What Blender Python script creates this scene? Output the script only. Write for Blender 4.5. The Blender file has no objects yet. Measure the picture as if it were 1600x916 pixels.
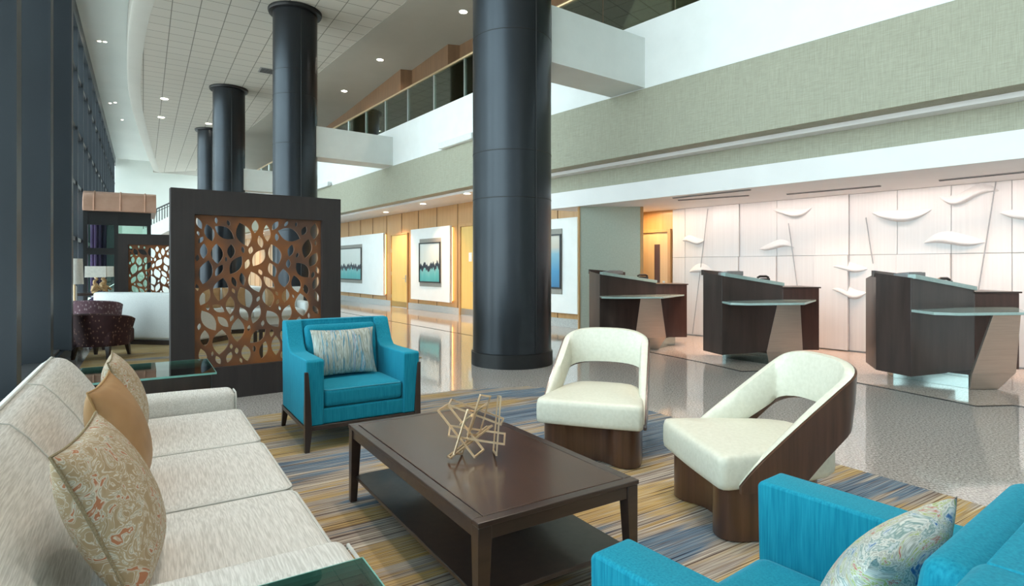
import bpy, bmesh, math, random
from mathutils import Vector, Matrix
random.seed(7)
SC = bpy.context.scene
COL = SC.collection
PI = math.pi
H = 1.4                       # camera height
F = 900.0                     # focal length in pixels of the 1600 px frame
CX, CY = 800.0, 417.0         # principal point

# ------------------------------------------------------------------ frames
A3 = math.atan2(.539, .842)
n3 = Vector((math.cos(A3), math.sin(A3), 0)); d3 = Vector((-math.sin(A3), math.cos(A3), 0))   # lounge axes
n1 = Vector((.759, .651, 0)); d1 = Vector((-.651, .759, 0))                                    # reception wall axes
n2 = Vector((.8, .6, 0)); d2 = Vector((-.6, .8, 0))                                            # corridor wall axes
def L(s, t, z=0): return n3*s + d3*t + Vector((0, 0, z))
def N(s, u, z=0): return n1*s + d1*u + Vector((0, 0, z))
def W(s, u, z=0): return n2*s + d2*u + Vector((0, 0, z))
def at_height(px, py, z):
    Y = (H - z)*F/(py - CY)
    return Vector(((px-CX)/F*Y, Y, z))
def on_wall(px, py, s, n):
    a = (px-CX)/F
    Y = s/(n.x*a + n.y)
    return Vector((a*Y, Y, H + (CY-py)/F*Y))

# ------------------------------------------------------------------ materials
def nodes_of(name):
    m = bpy.data.materials.new(name); m.use_nodes = True
    nt = m.node_tree
    return m, nt, nt.nodes['Principled BSDF']
def set_spec(b, v):
    b.inputs['Specular IOR Level'].default_value = v
def ramp(nt, stops):
    r = nt.nodes.new('ShaderNodeValToRGB')
    e = r.color_ramp.elements
    while len(e) < len(stops): e.new(.5)
    for i, (p, c) in enumerate(stops):
        e[i].position = p; e[i].color = (*c, 1)
    return r
def coords(nt, scale, rot=(0, 0, 0), kind='Object'):
    tc = nt.nodes.new('ShaderNodeTexCoord'); mp = nt.nodes.new('ShaderNodeMapping')
    mp.inputs['Scale'].default_value = scale; mp.inputs['Rotation'].default_value = rot
    nt.links.new(tc.outputs[kind], mp.inputs['Vector'])
    return mp.outputs['Vector']
def noise(nt, vec, scale=1, detail=3, rough=.55, dist=0):
    n = nt.nodes.new('ShaderNodeTexNoise')
    n.inputs['Scale'].default_value = scale; n.inputs['Detail'].default_value = detail
    n.inputs['Roughness'].default_value = rough; n.inputs['Distortion'].default_value = dist
    nt.links.new(vec, n.inputs['Vector'])
    return n.outputs['Fac']
def bump(nt, b, fac, strength, dist=.01):
    bp = nt.nodes.new('ShaderNodeBump'); bp.inputs['Strength'].default_value = strength
    bp.inputs['Distance'].default_value = dist
    nt.links.new(fac, bp.inputs['Height']); nt.links.new(bp.outputs['Normal'], b.inputs['Normal'])
def pm(name, c1, c2=None, rough=.5, metal=0, scale=(20, 20, 20), detail=3, bmp=0, spec=.5, rot=(0, 0, 0), lo=.35, hi=.65, coat=0, sheen=0):
    m, nt, b = nodes_of(name)
    b.inputs['Roughness'].default_value = rough; b.inputs['Metallic'].default_value = metal
    set_spec(b, spec)
    b.inputs['Coat Weight'].default_value = coat; b.inputs['Coat Roughness'].default_value = .12
    b.inputs['Sheen Weight'].default_value = sheen
    f = noise(nt, coords(nt, scale, rot), 1, detail)
    r = ramp(nt, [(lo, c1), (hi, c2 or tuple(x*.9 for x in c1))])
    nt.links.new(f, r.inputs['Fac']); nt.links.new(r.outputs['Color'], b.inputs['Base Color'])
    if bmp: bump(nt, b, f, bmp)
    return m
def emit(name, c, s):
    m, nt, b = nodes_of(name)
    b.inputs['Base Color'].default_value = (*c, 1)
    b.inputs['Emission Color'].default_value = (*c, 1); b.inputs['Emission Strength'].default_value = s
    return m
def glass_mat(name, tint, refl=.1, rough=.01):
    m = bpy.data.materials.new(name); m.use_nodes = True; nt = m.node_tree
    nt.nodes.clear()
    out = nt.nodes.new('ShaderNodeOutputMaterial'); mix = nt.nodes.new('ShaderNodeMixShader')
    tr = nt.nodes.new('ShaderNodeBsdfTransparent'); gl = nt.nodes.new('ShaderNodeBsdfGlossy')
    fr = nt.nodes.new('ShaderNodeFresnel'); fr.inputs['IOR'].default_value = 1.45
    ma = nt.nodes.new('ShaderNodeMath'); ma.operation = 'MULTIPLY_ADD'; ma.inputs[1].default_value = .8; ma.inputs[2].default_value = refl*.3
    tr.inputs['Color'].default_value = (*tint, 1); gl.inputs['Roughness'].default_value = rough
    nt.links.new(fr.outputs[0], ma.inputs[0]); nt.links.new(ma.outputs[0], mix.inputs[0])
    nt.links.new(tr.outputs[0], mix.inputs[1]); nt.links.new(gl.outputs[0], mix.inputs[2]); nt.links.new(mix.outputs[0], out.inputs[0])
    return m

M = {}
def make_materials():
    M['plaster'] = pm('white_plaster', (.80, .82, .80), (.76, .78, .76), .6, scale=(3, 3, 3))
    M['parapet'] = pm('white_painted_parapet', (.84, .86, .85), (.81, .83, .82), .5, scale=(3, 3, 3))
    M['beamwhite'] = pm('off_white_beam_paint', (.74, .78, .76), (.71, .75, .73), .5, scale=(3, 3, 3))
    M['soffit'] = pm('warm_white_soffit', (.80, .78, .77), (.77, .75, .74), .55, scale=(2, 2, 2))
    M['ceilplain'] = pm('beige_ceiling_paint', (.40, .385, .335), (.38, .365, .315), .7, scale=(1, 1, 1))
    M['ceilhigh'] = pm('pale_green_ceiling_paint', (.74, .78, .75), (.70, .74, .71), .6, scale=(.4, .4, .4))
    M['endwall'] = pm('pale_green_wall_paint', (.76, .80, .76), (.73, .78, .74), .7, scale=(.6, .6, .6))
    M['cloudedge'] = pm('cloud_edge_paint', (.47, .455, .41), (.45, .435, .39), .6, scale=(1, 1, 1))
    # grasscloth : woven horizontal and vertical threads
    m, nt, b = nodes_of('sage_grasscloth'); b.inputs['Roughness'].default_value = .8; set_spec(b, .2)
    f1 = noise(nt, coords(nt, (7, 7, 150), (0, 0, 0)), 1, 3); f2 = noise(nt, coords(nt, (110, 110, 5)), 1, 3)
    mx = nt.nodes.new('ShaderNodeMath'); mx.operation = 'ADD'; nt.links.new(f1, mx.inputs[0]); nt.links.new(f2, mx.inputs[1])
    mh = nt.nodes.new('ShaderNodeMath'); mh.operation = 'MULTIPLY'; mh.inputs[1].default_value = .5; nt.links.new(mx.outputs[0], mh.inputs[0])
    r = ramp(nt, [(.34, (.31, .305, .235)), (.66, (.43, .425, .34))]); nt.links.new(mh.outputs[0], r.inputs['Fac'])
    nt.links.new(r.outputs['Color'], b.inputs['Base Color']); bump(nt, b, mh.outputs[0], .06)
    M['grasscloth'] = m
    M['greenwall'] = pm('grey_green_wallcovering', (.41, .46, .385), (.45, .50, .425), .8, scale=(30, 30, 30), bmp=.05)
    # acoustic tiles of the cloud ceiling (lounge grid, 0.61 m)
    m, nt, b = nodes_of('acoustic_ceiling_tile'); b.inputs['Roughness'].default_value = .85; set_spec(b, .2)
    br = nt.nodes.new('ShaderNodeTexBrick'); br.offset = 0; br.squash = 1
    br.inputs['Scale'].default_value = 1; br.inputs['Brick Width'].default_value = .64; br.inputs['Row Height'].default_value = .6
    br.inputs['Mortar Size'].default_value = .012; br.inputs['Mortar Smooth'].default_value = .1
    br.inputs['Color1'].default_value = (.54, .51, .455, 1); br.inputs['Color2'].default_value = (.52, .495, .44, 1); br.inputs['Mortar'].default_value = (.20, .19, .165, 1)
    v = coords(nt, (1, 1, 1), (0, 0, -A3)); nt.links.new(v, br.inputs['Vector']); nt.links.new(br.outputs['Color'], b.inputs['Base Color'])
    M['tile'] = m
    # granite floors
    def granite(name, cols, rough, tile=None):
        m, nt, b = nodes_of(name); b.inputs['Roughness'].default_value = rough; set_spec(b, .5); b.inputs['IOR'].default_value = 1.85
        f = noise(nt, coords(nt, (62, 62, 62)), 1, 3, .8)
        r = ramp(nt, cols); nt.links.new(f, r.inputs['Fac'])
        f2 = noise(nt, coords(nt, (.8, .8, .8)), 1, 2)
        mx = nt.nodes.new('ShaderNodeMix'); mx.data_type = 'RGBA'; mx.blend_type = 'MULTIPLY'; mx.inputs['Factor'].default_value = .25
        nt.links.new(r.outputs['Color'], mx.inputs['A']); r2 = ramp(nt, [(.3, (.85, .85, .85)), (.7, (1, 1, 1))]); nt.links.new(f2, r2.inputs['Fac']); nt.links.new(r2.outputs['Color'], mx.inputs['B'])
        nt.links.new(mx.outputs['Result'], b.inputs['Base Color'])
        return m
    M['granite'] = granite('polished_grey_granite', [(.34, (.13, .12, .115)), (.45, (.37, .345, .325)), (.56, (.56, .525, .495)), (.68, (.74, .70, .66))], .07)
    M['granite_warmlit'] = granite('polished_granite_warm_glow', [(.34, (.26, .20, .165)), (.45, (.48, .395, .34)), (.56, (.62, .53, .47)), (.68, (.76, .68, .62))], .07)  # pale granite with the pink of reflected warm light put into its colour
    M['granite_base'] = granite('grey_granite_skirting', [(.3, (.25, .26, .25)), (.5, (.48, .48, .46)), (.75, (.66, .66, .64))], .2)
    M['inlay'] = pm('dark_floor_inlay', (.03, .03, .03), (.05, .045, .04), .25)
    # striped carpet
    m, nt, b = nodes_of('striped_carpet'); b.inputs['Roughness'].default_value = .95; set_spec(b, .1)
    v = coords(nt, (1, 1, 1), (0, 0, -A3))
    def streak(sx, sy, off):
        mp = nt.nodes.new('ShaderNodeMapping'); mp.inputs['Scale'].default_value = (sx, sy, 1); mp.inputs['Location'].default_value = off
        nt.links.new(v, mp.inputs['Vector']); return mp.outputs['Vector']
    fine = noise(nt, streak(.8, 74, (3, 1, 0)), 1, 2, .6)
    big = noise(nt, streak(.55, 2.3, (7.3, 2.1, 0)), 1, 2, .5)
    mid = noise(nt, streak(.8, 16, (1, 9, 0)), 1, 2, .5)
    neutral = ramp(nt, [(.34, (.07, .05, .05)), (.43, (.25, .19, .15)), (.49, (.46, .41, .34)), (.55, (.22, .18, .17)), (.61, (.52, .47, .39)), (.68, (.66, .60, .50))])
    gold = ramp(nt, [(.34, (.09, .055, .04)), (.42, (.38, .23, .07)), (.48, (.50, .42, .30)), (.53, (.50, .31, .07)), (.59, (.25, .20, .16)), (.64, (.56, .38, .13)), (.70, (.66, .58, .42))])
    blue = ramp(nt, [(.34, (.035, .03, .045)), (.42, (.06, .12, .20)), (.48, (.26, .30, .33)), (.53, (.09, .18, .28)), (.58, (.13, .10, .10)), (.64, (.28, .36, .42)), (.70, (.50, .52, .50))])
    for rr in (neutral, gold, blue): nt.links.new(fine, rr.inputs['Fac'])
    comb = nt.nodes.new('ShaderNodeMath'); comb.operation = 'MULTIPLY_ADD'; comb.inputs[1].default_value = .45; nt.links.new(mid, comb.inputs[0]); nt.links.new(big, comb.inputs[2])
    def step(a, c):
        mr = nt.nodes.new('ShaderNodeMapRange'); mr.inputs['From Min'].default_value = a; mr.inputs['From Max'].default_value = c
        nt.links.new(comb.outputs[0], mr.inputs['Value']); return mr.outputs['Result']
    def mixc(f, a, c):
        x = nt.nodes.new('ShaderNodeMix'); x.data_type = 'RGBA'; nt.links.new(f, x.inputs['Factor']); nt.links.new(a, x.inputs['A']); nt.links.new(c, x.inputs['B']); return x.outputs['Result']
    sxyz = nt.nodes.new('ShaderNodeSeparateXYZ'); nt.links.new(v, sxyz.inputs[0])
    gr = nt.nodes.new('ShaderNodeMapRange'); gr.interpolation_type = 'SMOOTHSTEP'
    for kk, vv in (('From Min', 2.5), ('From Max', 3.6), ('To Min', 0), ('To Max', -.16)): gr.inputs[kk].default_value = vv
    nt.links.new(sxyz.outputs['X'], gr.inputs['Value'])
    sm = nt.nodes.new('ShaderNodeMath'); sm.operation = 'ADD'; nt.links.new(comb.outputs[0], sm.inputs[0]); nt.links.new(gr.outputs['Result'], sm.inputs[1])
    tm = nt.nodes.new('ShaderNodeMapRange'); tm.inputs['From Min'].default_value = 0; tm.inputs['From Max'].default_value = 6; nt.links.new(sxyz.outputs['Y'], tm.inputs['Value'])
    tr = ramp(nt, [(t/6, (g, g, g)) for t, g in ((.3, .5), (1.0, .7), (1.5, .95), (2.05, .7), (2.6, .98), (3.05, .55), (3.4, .08), (3.75, .6), (4.2, .05), (4.7, .6), (5.4, .62), (5.72, 1.0))])
    nt.links.new(tm.outputs['Result'], tr.inputs['Fac'])
    sm2 = nt.nodes.new('ShaderNodeMath'); sm2.operation = 'MULTIPLY_ADD'; sm2.inputs[1].default_value = .24; nt.links.new(tr.outputs['Color'], sm2.inputs[0]); nt.links.new(sm.outputs[0], sm2.inputs[2])
    sm3 = nt.nodes.new('ShaderNodeMath'); sm3.operation = 'SUBTRACT'; sm3.inputs[1].default_value = .12; nt.links.new(sm2.outputs[0], sm3.inputs[0]); comb = sm3
    c = mixc(step(.62, .67), blue.outputs['Color'], neutral.outputs['Color'])
    c = mixc(step(.75, .80), c, gold.outputs['Color'])
    nt.links.new(c, b.inputs['Base Color']); bump(nt, b, fine, .3, .004)
    M['carpet'] = m
    M['column'] = pm('dark_bronze_column_metal', (.036, .041, .048), (.041, .046, .053), .30, .75, scale=(1, 1, .6), spec=.6)
    M['columnring'] = pm('black_column_ring', (.02, .02, .021), None, .4, .4)
    M['mullion'] = pm('dark_window_steel', (.050, .060, .072), (.062, .073, .086), .40, .3, scale=(1, 1, .3))
    M['sill'] = pm('grey_sill_metal', (.13, .13, .135), (.16, .16, .16), .4, .5)
    M['windowglass'] = glass_mat('clear_window_glass', (.93, .97, .97), .1)
    M['railglass'] = glass_mat('tinted_railing_glass', (.62, .76, .69), .3)
    M['clearglass'] = glass_mat('green_edged_glass', (.62, .80, .76), .5)
    M['glassedge'] = pm('green_glass_edge', (.22, .52, .46), None, .15, 0, spec=.8)
    M['brass'] = pm('brass_handrail', (.62, .45, .26), None, .3, .8)
    # woods
    def wood(name, c1, c2, scale, rough, coat=.2, rot=(0, 0, 0)):
        return pm(name, c1, c2, rough, 0, scale=scale, detail=6, bmp=.03, rot=rot, lo=.3, hi=.7, coat=coat)
    M['honey'] = wood('honey_wood_panelling', (.46, .25, .09), (.54, .31, .125), (14, 14, .8), .42)
    M['honeydoor'] = wood('honey_wood_door', (.72, .47, .13), (.80, .54, .17), (16, 16, .7), .4)
    M['beigedoor'] = wood('beige_wood_door', (.64, .43, .22), (.70, .48, .26), (16, 16, .7), .4)
    M['upperwood'] = wood('brown_upper_panelling', (.17, .088, .043), (.215, .115, .056), (10, 10, .8), .5)
    M['espresso'] = wood('espresso_wood', (.030, .019, .016), (.048, .030, .024), (24, 24, 1.2), .33)
    M['partition'] = wood('charcoal_stained_oak', (.026, .020, .020), (.038, .029, .028), (18, 18, 1.5), .5, 0)
    M['tabletop'] = wood('walnut_table_top', (.045, .026, .020), (.085, .045, .032), (1.6, 22, 22), .24, .35)
    M['tableframe'] = wood('dark_walnut_frame', (.035, .021, .017), (.058, .034, .027), (3, 24, 24), .3, .3)
    M['chairwood'] = wood('walnut_chair_base', (.050, .022, .013), (.105, .048, .028), (26, 26, 1.2), .28, .4)
    M['desk'] = wood('dark_desk_veneer', (.030, .020, .018), (.060, .040, .035), (9, 9, 1.0), .34, .1)
    M['deskred'] = wood('mahogany_desk_veneer', (.055, .025, .020), (.09, .042, .034), (14, 14, 1), .35, .2)
    M['bronze'] = pm('brushed_bronze_panel', (.50, .42, .36), (.55, .465, .40), .32, .75, scale=(3, 3, 60))
    M['mirrorkick'] = pm('polished_steel_kick', (.33, .40, .38), (.36, .43, .41), .08, 1)
    M['ledge'] = pm('frosted_glass_ledge', (.34, .46, .44), (.38, .50, .48), .12, 0, spec=.9)
    M['steel'] = pm('brushed_steel', (.55, .55, .53), None, .3, .9)
    M['black'] = pm('black_plastic', (.015, .015, .016), None, .4)
    M['featurewall'] = pm('white_striated_panel', (.655, .635, .635), (.69, .67, .67), .55, scale=(34, 34, .7), detail=5, bmp=.02)
    M['relief'] = pm('white_plaster_relief', (.68, .66, .66), None, .5, scale=(2, 2, 2))
    M['groove'] = pm('grey_inlay_line', (.36, .37, .39), None, .5)
    M['copper'] = pm('copper_roof_sheet', (.60, .36, .26), (.66, .41, .31), .42, .55, scale=(3, 3, 3))
    M['purple'] = pm('purple_drape', (.20, .07, .26), (.28, .10, .34), .7, scale=(20, 20, 1))
    # screen : rusty copper
    M['screen'] = pm('rust_brown_screen', (.125, .060, .038), (.34, .115, .028), .5, .1, scale=(2.2, 2.2, 2.2), detail=2, lo=.38, hi=.66)
    # fabrics
    M['sofa'] = pm('heather_grey_upholstery', (.54, .53, .50), (.74, .73, .70), .9, 0, scale=(210, 11, 210), detail=2, bmp=.05, spec=.15)
    M['piping'] = pm('pale_piping', (.60, .60, .57), None, .85, spec=.1)
    M['whitefab'] = pm('white_upholstery', (.78, .80, .79), (.72, .74, .73), .9, scale=(60, 60, 60), spec=.1)
    m = pm('turquoise_velvet', (.0, .185, .285), (.012, .285, .40), .75, 0, scale=(170, 170, 7), detail=3, bmp=.07, spec=.2, sheen=.2, lo=.3, hi=.72)
    m.node_tree.nodes['Principled BSDF'].inputs['Sheen Tint'].default_value = (.25, .75, .95, 1); M['blue'] = m
    M['bluepiping'] = pm('turquoise_piping', (.05, .33, .46), None, .8)
    M['cream'] = pm('cream_leather', (.63, .62, .52), (.69, .68, .58), .40, 0, scale=(45, 45, 45), detail=4, bmp=.05, spec=.45)
    M['gold'] = pm('champagne_gold_metal', (.76, .56, .36), (.82, .63, .43), .32, .8)
    M['goldpillow'] = pm('tan_silk', (.34, .185, .075), (.41, .235, .105), .5, 0, scale=(7, 7, 7), detail=2, bmp=.12)
    # paisley
    m, nt, b = nodes_of('paisley_brocade'); b.inputs['Roughness'].default_value = .6
    v = coords(nt, (1, 1, 1))
    vo = nt.nodes.new('ShaderNodeTexNoise'); vo.inputs['Scale'].default_value = 15; vo.inputs['Detail'].default_value = 2.2; vo.inputs['Distortion'].default_value = 2.2
    nt.links.new(v, vo.inputs['Vector'])
    r = ramp(nt, [(.0, (.38, .27, .15)), (.42, (.36, .26, .15)), (.445, (.62, .58, .50)), (.47, (.38, .28, .165)), (.535, (.42, .32, .20)), (.555, (.66, .63, .56)), (.58, (.34, .30, .22)), (.62, (.62, .57, .47)), (.645, (.40, .15, .07)), (.70, (.42, .17, .08)), (.74, (.6, .55, .45))])
    r.color_ramp.interpolation = 'LINEAR'
    nt.links.new(vo.outputs['Fac'], r.inputs['Fac']); nt.links.new(r.outputs['Color'], b.inputs['Base Color']); M['paisley'] = m
    # watercolour stripes
    def stripes(name, sc, stops, dist=1.2):
        m, nt, b = nodes_of(name); b.inputs['Roughness'].default_value = .55
        f = noise(nt, coords(nt, sc), 1, 4, .65, dist); r = ramp(nt, stops)
        nt.links.new(f, r.inputs['Fac']); nt.links.new(r.outputs['Color'], b.inputs['Base Color']); return m
    M['stripepillow'] = stripes('blue_stripe_silk', (24, 1.4, 5), [(.28, (.02, .06, .12)), (.37, (.03, .22, .36)), (.41, (.22, .26, .22)), (.45, (.60, .64, .60)), (.49, (.24, .25, .19)), (.53, (.50, .54, .50)), (.57, (.20, .22, .19)), (.60, (.05, .30, .46)), (.64, (.58, .62, .60)), (.70, (.12, .12, .22))], .5)
    M['swirlpillow'] = stripes('multicolour_swirl_silk', (5.5, 15.0, 6), [(.26, (.03, .05, .28)), (.34, (.03, .16, .38)), (.39, (.60, .66, .66)), (.43, (.16, .28, .27)), (.46, (.68, .70, .67)), (.50, (.30, .34, .30)), (.525, (.66, .68, .66)), (.55, (.30, .38, .06)), (.575, (.58, .63, .62)), (.61, (.42, .11, .05)), (.64, (.60, .65, .66)), (.69, (.04, .09, .40)), (.76, (.5, .55, .5))], 1.6)
    # maroon with small dots
    m, nt, b = nodes_of('maroon_dotted_fabric'); b.inputs['Roughness'].default_value = .85
    vv = nt.nodes.new('ShaderNodeTexVoronoi'); vv.inputs['Scale'].default_value = 26; nt.links.new(coords(nt, (1, 1, .6)), vv.inputs['Vector'])
    r = ramp(nt, [(.0, (.30, .17, .12)), (.17, (.25, .14, .10)), (.26, (.055, .018, .020)), (1, (.04, .014, .016))]); nt.links.new(vv.outputs['Distance'], r.inputs['Fac'])
    nt.links.new(r.outputs['Color'], b.inputs['Base Color']); M['maroon'] = m
    m, nt, b = nodes_of('mauve_dotted_fabric'); b.inputs['Roughness'].default_value = .8
    vv = nt.nodes.new('ShaderNodeTexVoronoi'); vv.inputs['Scale'].default_value = 30; nt.links.new(coords(nt, (1, 1, .6)), vv.inputs['Vector'])
    r = ramp(nt, [(.0, (.42, .32, .34)), (.26, (.34, .25, .27)), (.36, (.15, .08, .10)), (1, (.12, .06, .08))]); nt.links.new(vv.outputs['Distance'], r.inputs['Fac'])
    nt.links.new(r.outputs['Color'], b.inputs['Base Color']); M['mauve'] = m
    M['shade'] = pm('cream_lamp_shade', (.80, .78, .72), None, .8)
    M['driftwood'] = pm('golden_driftwood', (.36, .22, .10), (.5, .33, .16), .5, scale=(20, 20, 6), bmp=.2)
    M['lampglow'] = emit('warm_lamp_lens', (1, .90, .74), 14)
    M['slot'] = pm('grey_air_slot', (.30, .29, .29), None, .6)
    M['frame'] = pm('grey_taupe_picture_mount', (.30, .29, .26), None, .6)
    M['picframe'] = pm('black_picture_frame', (.02, .022, .024), None, .35)
    M['cyanbox'] = pm('white_light_box', (.78, .82, .82), None, .5)
    # abstract painting
    m, nt, b = nodes_of('abstract_teal_painting'); b.inputs['Roughness'].default_value = .45
    tc = nt.nodes.new('ShaderNodeTexCoord'); sp = nt.nodes.new('ShaderNodeSeparateXYZ'); nt.links.new(tc.outputs['Object'], sp.inputs[0])
    nx = noise(nt, coords(nt, (5, 5, .0)), 1, 4, .6)
    ad = nt.nodes.new('ShaderNodeMath'); ad.operation = 'MULTIPLY_ADD'; ad.inputs[1].default_value = -.75; nt.links.new(nx, ad.inputs[0]); nt.links.new(sp.outputs['Z'], ad.inputs[2])
    r = ramp(nt, [(.0, (.06, .30, .31)), (.24, (.10, .42, .42)), (.34, (.20, .46, .46)), (.345, (.015, .02, .03)), (.43, (.02, .03, .05)), (.435, (.62, .66, .62)), (1, (.70, .74, .72))])
    sh = nt.nodes.new('ShaderNodeMath'); sh.operation = 'MULTIPLY_ADD'; sh.inputs[1].default_value = .5; sh.inputs[2].default_value = .64; nt.links.new(ad.outputs[0], sh.inputs[0])
    nt.links.new(sh.outputs[0], r.inputs['Fac']); nt.links.new(r.outputs['Color'], b.inputs['Base Color']); M['painting'] = m
    m, nt, b = nodes_of('abstract_blue_painting'); b.inputs['Roughness'].default_value = .45
    tc = nt.nodes.new('ShaderNodeTexCoord'); sp = nt.nodes.new('ShaderNodeSeparateXYZ'); nt.links.new(tc.outputs['Object'], sp.inputs[0])
    mr = nt.nodes.new('ShaderNodeMapRange'); mr.inputs['From Min'].default_value = -.75; mr.inputs['From Max'].default_value = .75; nt.links.new(sp.outputs['Z'], mr.inputs['Value'])
    r = ramp(nt, [(0, (.03, .14, .30)), (.35, (.06, .26, .46)), (.62, (.22, .42, .52)), (.72, (.55, .50, .42)), (1, (.66, .66, .60))]); nt.links.new(mr.outputs['Result'], r.inputs['Fac'])
    nt.links.new(r.outputs['Color'], b.inputs['Base Color']); M['painting_blue'] = m
make_materials()

# ------------------------------------------------------------------ mesh building
class MB:
    def __init__(s): s.v = []; s.f = []
    def add(s, verts, faces):
        k = len(s.v); s.v += [tuple(p) for p in verts]; s.f += [tuple(k+i for i in f) for f in faces]; return s
    def box(s, a, b):
        x0, y0, z0 = a; x1, y1, z1 = b
        return s.add([(x0,y0,z0),(x1,y0,z0),(x1,y1,z0),(x0,y1,z0),(x0,y0,z1),(x1,y0,z1),(x1,y1,z1),(x0,y1,z1)],
                     [(0,3,2,1),(4,5,6,7),(0,1,5,4),(1,2,6,5),(2,3,7,6),(3,0,4,7)])
    def prism(s, poly, e0, e1, place=lambda a, b, e: (a, b, e)):
        """poly in (a,b), extruded along e"""
        n = len(poly)
        return s.add([place(a, b, e0) for a, b in poly] + [place(a, b, e1) for a, b in poly],
                     [tuple(range(n))[::-1], tuple(range(n, 2*n))] + [(i, (i+1) % n, n+(i+1) % n, n+i) for i in range(n)])
    def loft(s, rings, closed=True, caps=True):
        n = len(rings[0]); k = len(rings)
        f = []
        for j in range(k-1):
            for i in range(n if closed else n-1):
                i2 = (i+1) % n
                f.append((j*n+i, j*n+i2, (j+1)*n+i2, (j+1)*n+i))
        if caps: f += [tuple(range(n))[::-1], tuple((k-1)*n+i for i in range(n))]
        return s.add([p for r in rings for p in r], f)
    def lathe(s, prof, n=48, c=(0, 0)):
        rings = [[(c[0]+r*math.cos(2*PI*i/n), c[1]+r*math.sin(2*PI*i/n), z) for i in range(n)] for r, z in prof]
        return s.loft(rings)
    def tube(s, pts, r, n=8, closed=False):
        pts = [Vector(p) for p in pts]; rings = []; m = len(pts); up = None
        for i, p in enumerate(pts):
            a = pts[(i-1) % m] if (closed or i > 0) else p; b = pts[(i+1) % m] if (closed or i < m-1) else p
            t = (b-a).normalized()
            if up is None:
                up = Vector((0, 0, 1)) if abs(t.z) < .9 else Vector((1, 0, 0))
            x = up - t*up.dot(t)
            if x.length < 1e-5: x = t.orthogonal()
            x.normalize(); up = x; y = t.cross(x)
            rr = r[i] if isinstance(r, (list, tuple)) else r
            rings.append([p + x*rr*math.cos(2*PI*k/n) + y*rr*math.sin(2*PI*k/n) for k in range(n)])
        if closed: rings.append(rings[0]); return s.loft(rings, True, False)
        return s.loft(rings)
    def bar(s, a, b, w, h=None):
        """square bar between two points"""
        a = Vector(a); b = Vector(b); t = (b-a).normalized(); h = h or w
        up = Vector((0, 0, 1)) if abs(t.z) < .95 else Vector((1, 0, 0))
        x = t.cross(up).normalized(); y = x.cross(t)
        q = [(-w/2, -h/2), (w/2, -h/2), (w/2, h/2), (-w/2, h/2)]
        return s.loft([[a + x*i + y*j for i, j in q], [b + x*i + y*j for i, j in q]])
    def soft(s, a, b, r, crown=0, n=8, taper=None):
        """rounded box between corners a,b with edge radius r and crowned top"""
        c = [(a[i]+b[i])/2 for i in range(3)]; h = [abs(b[i]-a[i])/2 for i in range(3)]
        r = min(r, min(h)*.999)
        ax = []
        for k in range(3):
            i = h[k]-r
            ed = [h[k], h[k]-.12*r, h[k]-.35*r, h[k]-.65*r, i]
            inner = [-i + 2*i*q/n for q in range(1, n)]
            ax.append([-e for e in ed] + inner + ed[::-1])
        idx = {}; vs = []; fs = []
        def vert(p):
            key = tuple(round(q, 6) for q in p)
            if key not in idx:
                inn = [max(-(h[k]-r), min(h[k]-r, p[k])) for k in range(3)]
                d = Vector([p[k]-inn[k] for k in range(3)])
                if d.length > 1e-9: d = d.normalized()*r
                q = [inn[k]+d[k] for k in range(3)]
                if crown:
                    w = max(0, 1-(q[0]/h[0])**2)*max(0, 1-(q[1]/h[1])**2)
                    q[2] += crown*w*(1 if q[2] > 0 else -.25)
                idx[key] = len(vs); vs.append((q[0]+c[0], q[1]+c[1], q[2]+c[2]))
            return idx[key]
        for k in range(3):
            u, w = [(1, 2), (2, 0), (0, 1)][k]
            for sg in (-1, 1):
                A, B = ax[u], ax[w]
                for i in range(len(A)-1):
                    for j in range(len(B)-1):
                        q = []
                        for (x, y) in ((A[i], B[j]), (A[i+1], B[j]), (A[i+1], B[j+1]), (A[i], B[j+1])):
                            p = [0, 0, 0]; p[k] = sg*h[k]; p[u] = x; p[w] = y; q.append(vert(p))
                        if sg < 0: q.reverse()
                        if len(set(q)) >= 3: fs.append(tuple(dict.fromkeys(q)))
        return s.add(vs, fs)
    def build(s, name, mat, parent=None, smooth=False, bevel=0, seg=2, label=None, kind=None, angle=40, sub=0, center=False):
        me = bpy.data.meshes.new(name)
        off = Vector((0, 0, 0))
        if center:
            off = sum((Vector(v) for v in s.v), Vector((0, 0, 0)))/len(s.v)
        me.from_pydata([tuple(Vector(v)-off) for v in s.v], [], s.f); me.update()
        bm = bmesh.new(); bm.from_mesh(me); bmesh.ops.recalc_face_normals(bm, faces=bm.faces); bm.to_mesh(me); bm.free()
        me.materials.append(M[mat] if isinstance(mat, str) else mat)
        o = bpy.data.objects.new(name, me); COL.objects.link(o); o.location = off
        if parent is not None: o.parent = parent
        if bevel:
            md = o.modifiers.new('bevel', 'BEVEL'); md.width = bevel; md.segments = seg; md.limit_method = 'ANGLE'; md.angle_limit = math.radians(35)
        if sub:
            md = o.modifiers.new('sub', 'SUBSURF'); md.levels = sub; md.render_levels = sub
        if smooth or bevel or sub:
            for p in me.polygons: p.use_smooth = True
            if not sub: me.set_sharp_from_angle(angle=math.radians(angle))
        if label: o['label'] = label
        if kind: o['kind'] = kind
        return o
def thing(name, label, cat, loc=(0, 0, 0), rz=0, group=None):
    o = bpy.data.objects.new(name, None); COL.objects.link(o)
    o.location = loc; o.rotation_euler = (0, 0, rz); o['label'] = label; o['category'] = cat
    if group: o['group'] = group
    return o
def tag(o, label, cat, group=None):
    o['label'] = label; o['category'] = cat
    if group: o['group'] = group
    return o
def struct(mb, name, mat, **k):
    return mb.build(name, mat, kind='structure', **k)
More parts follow.
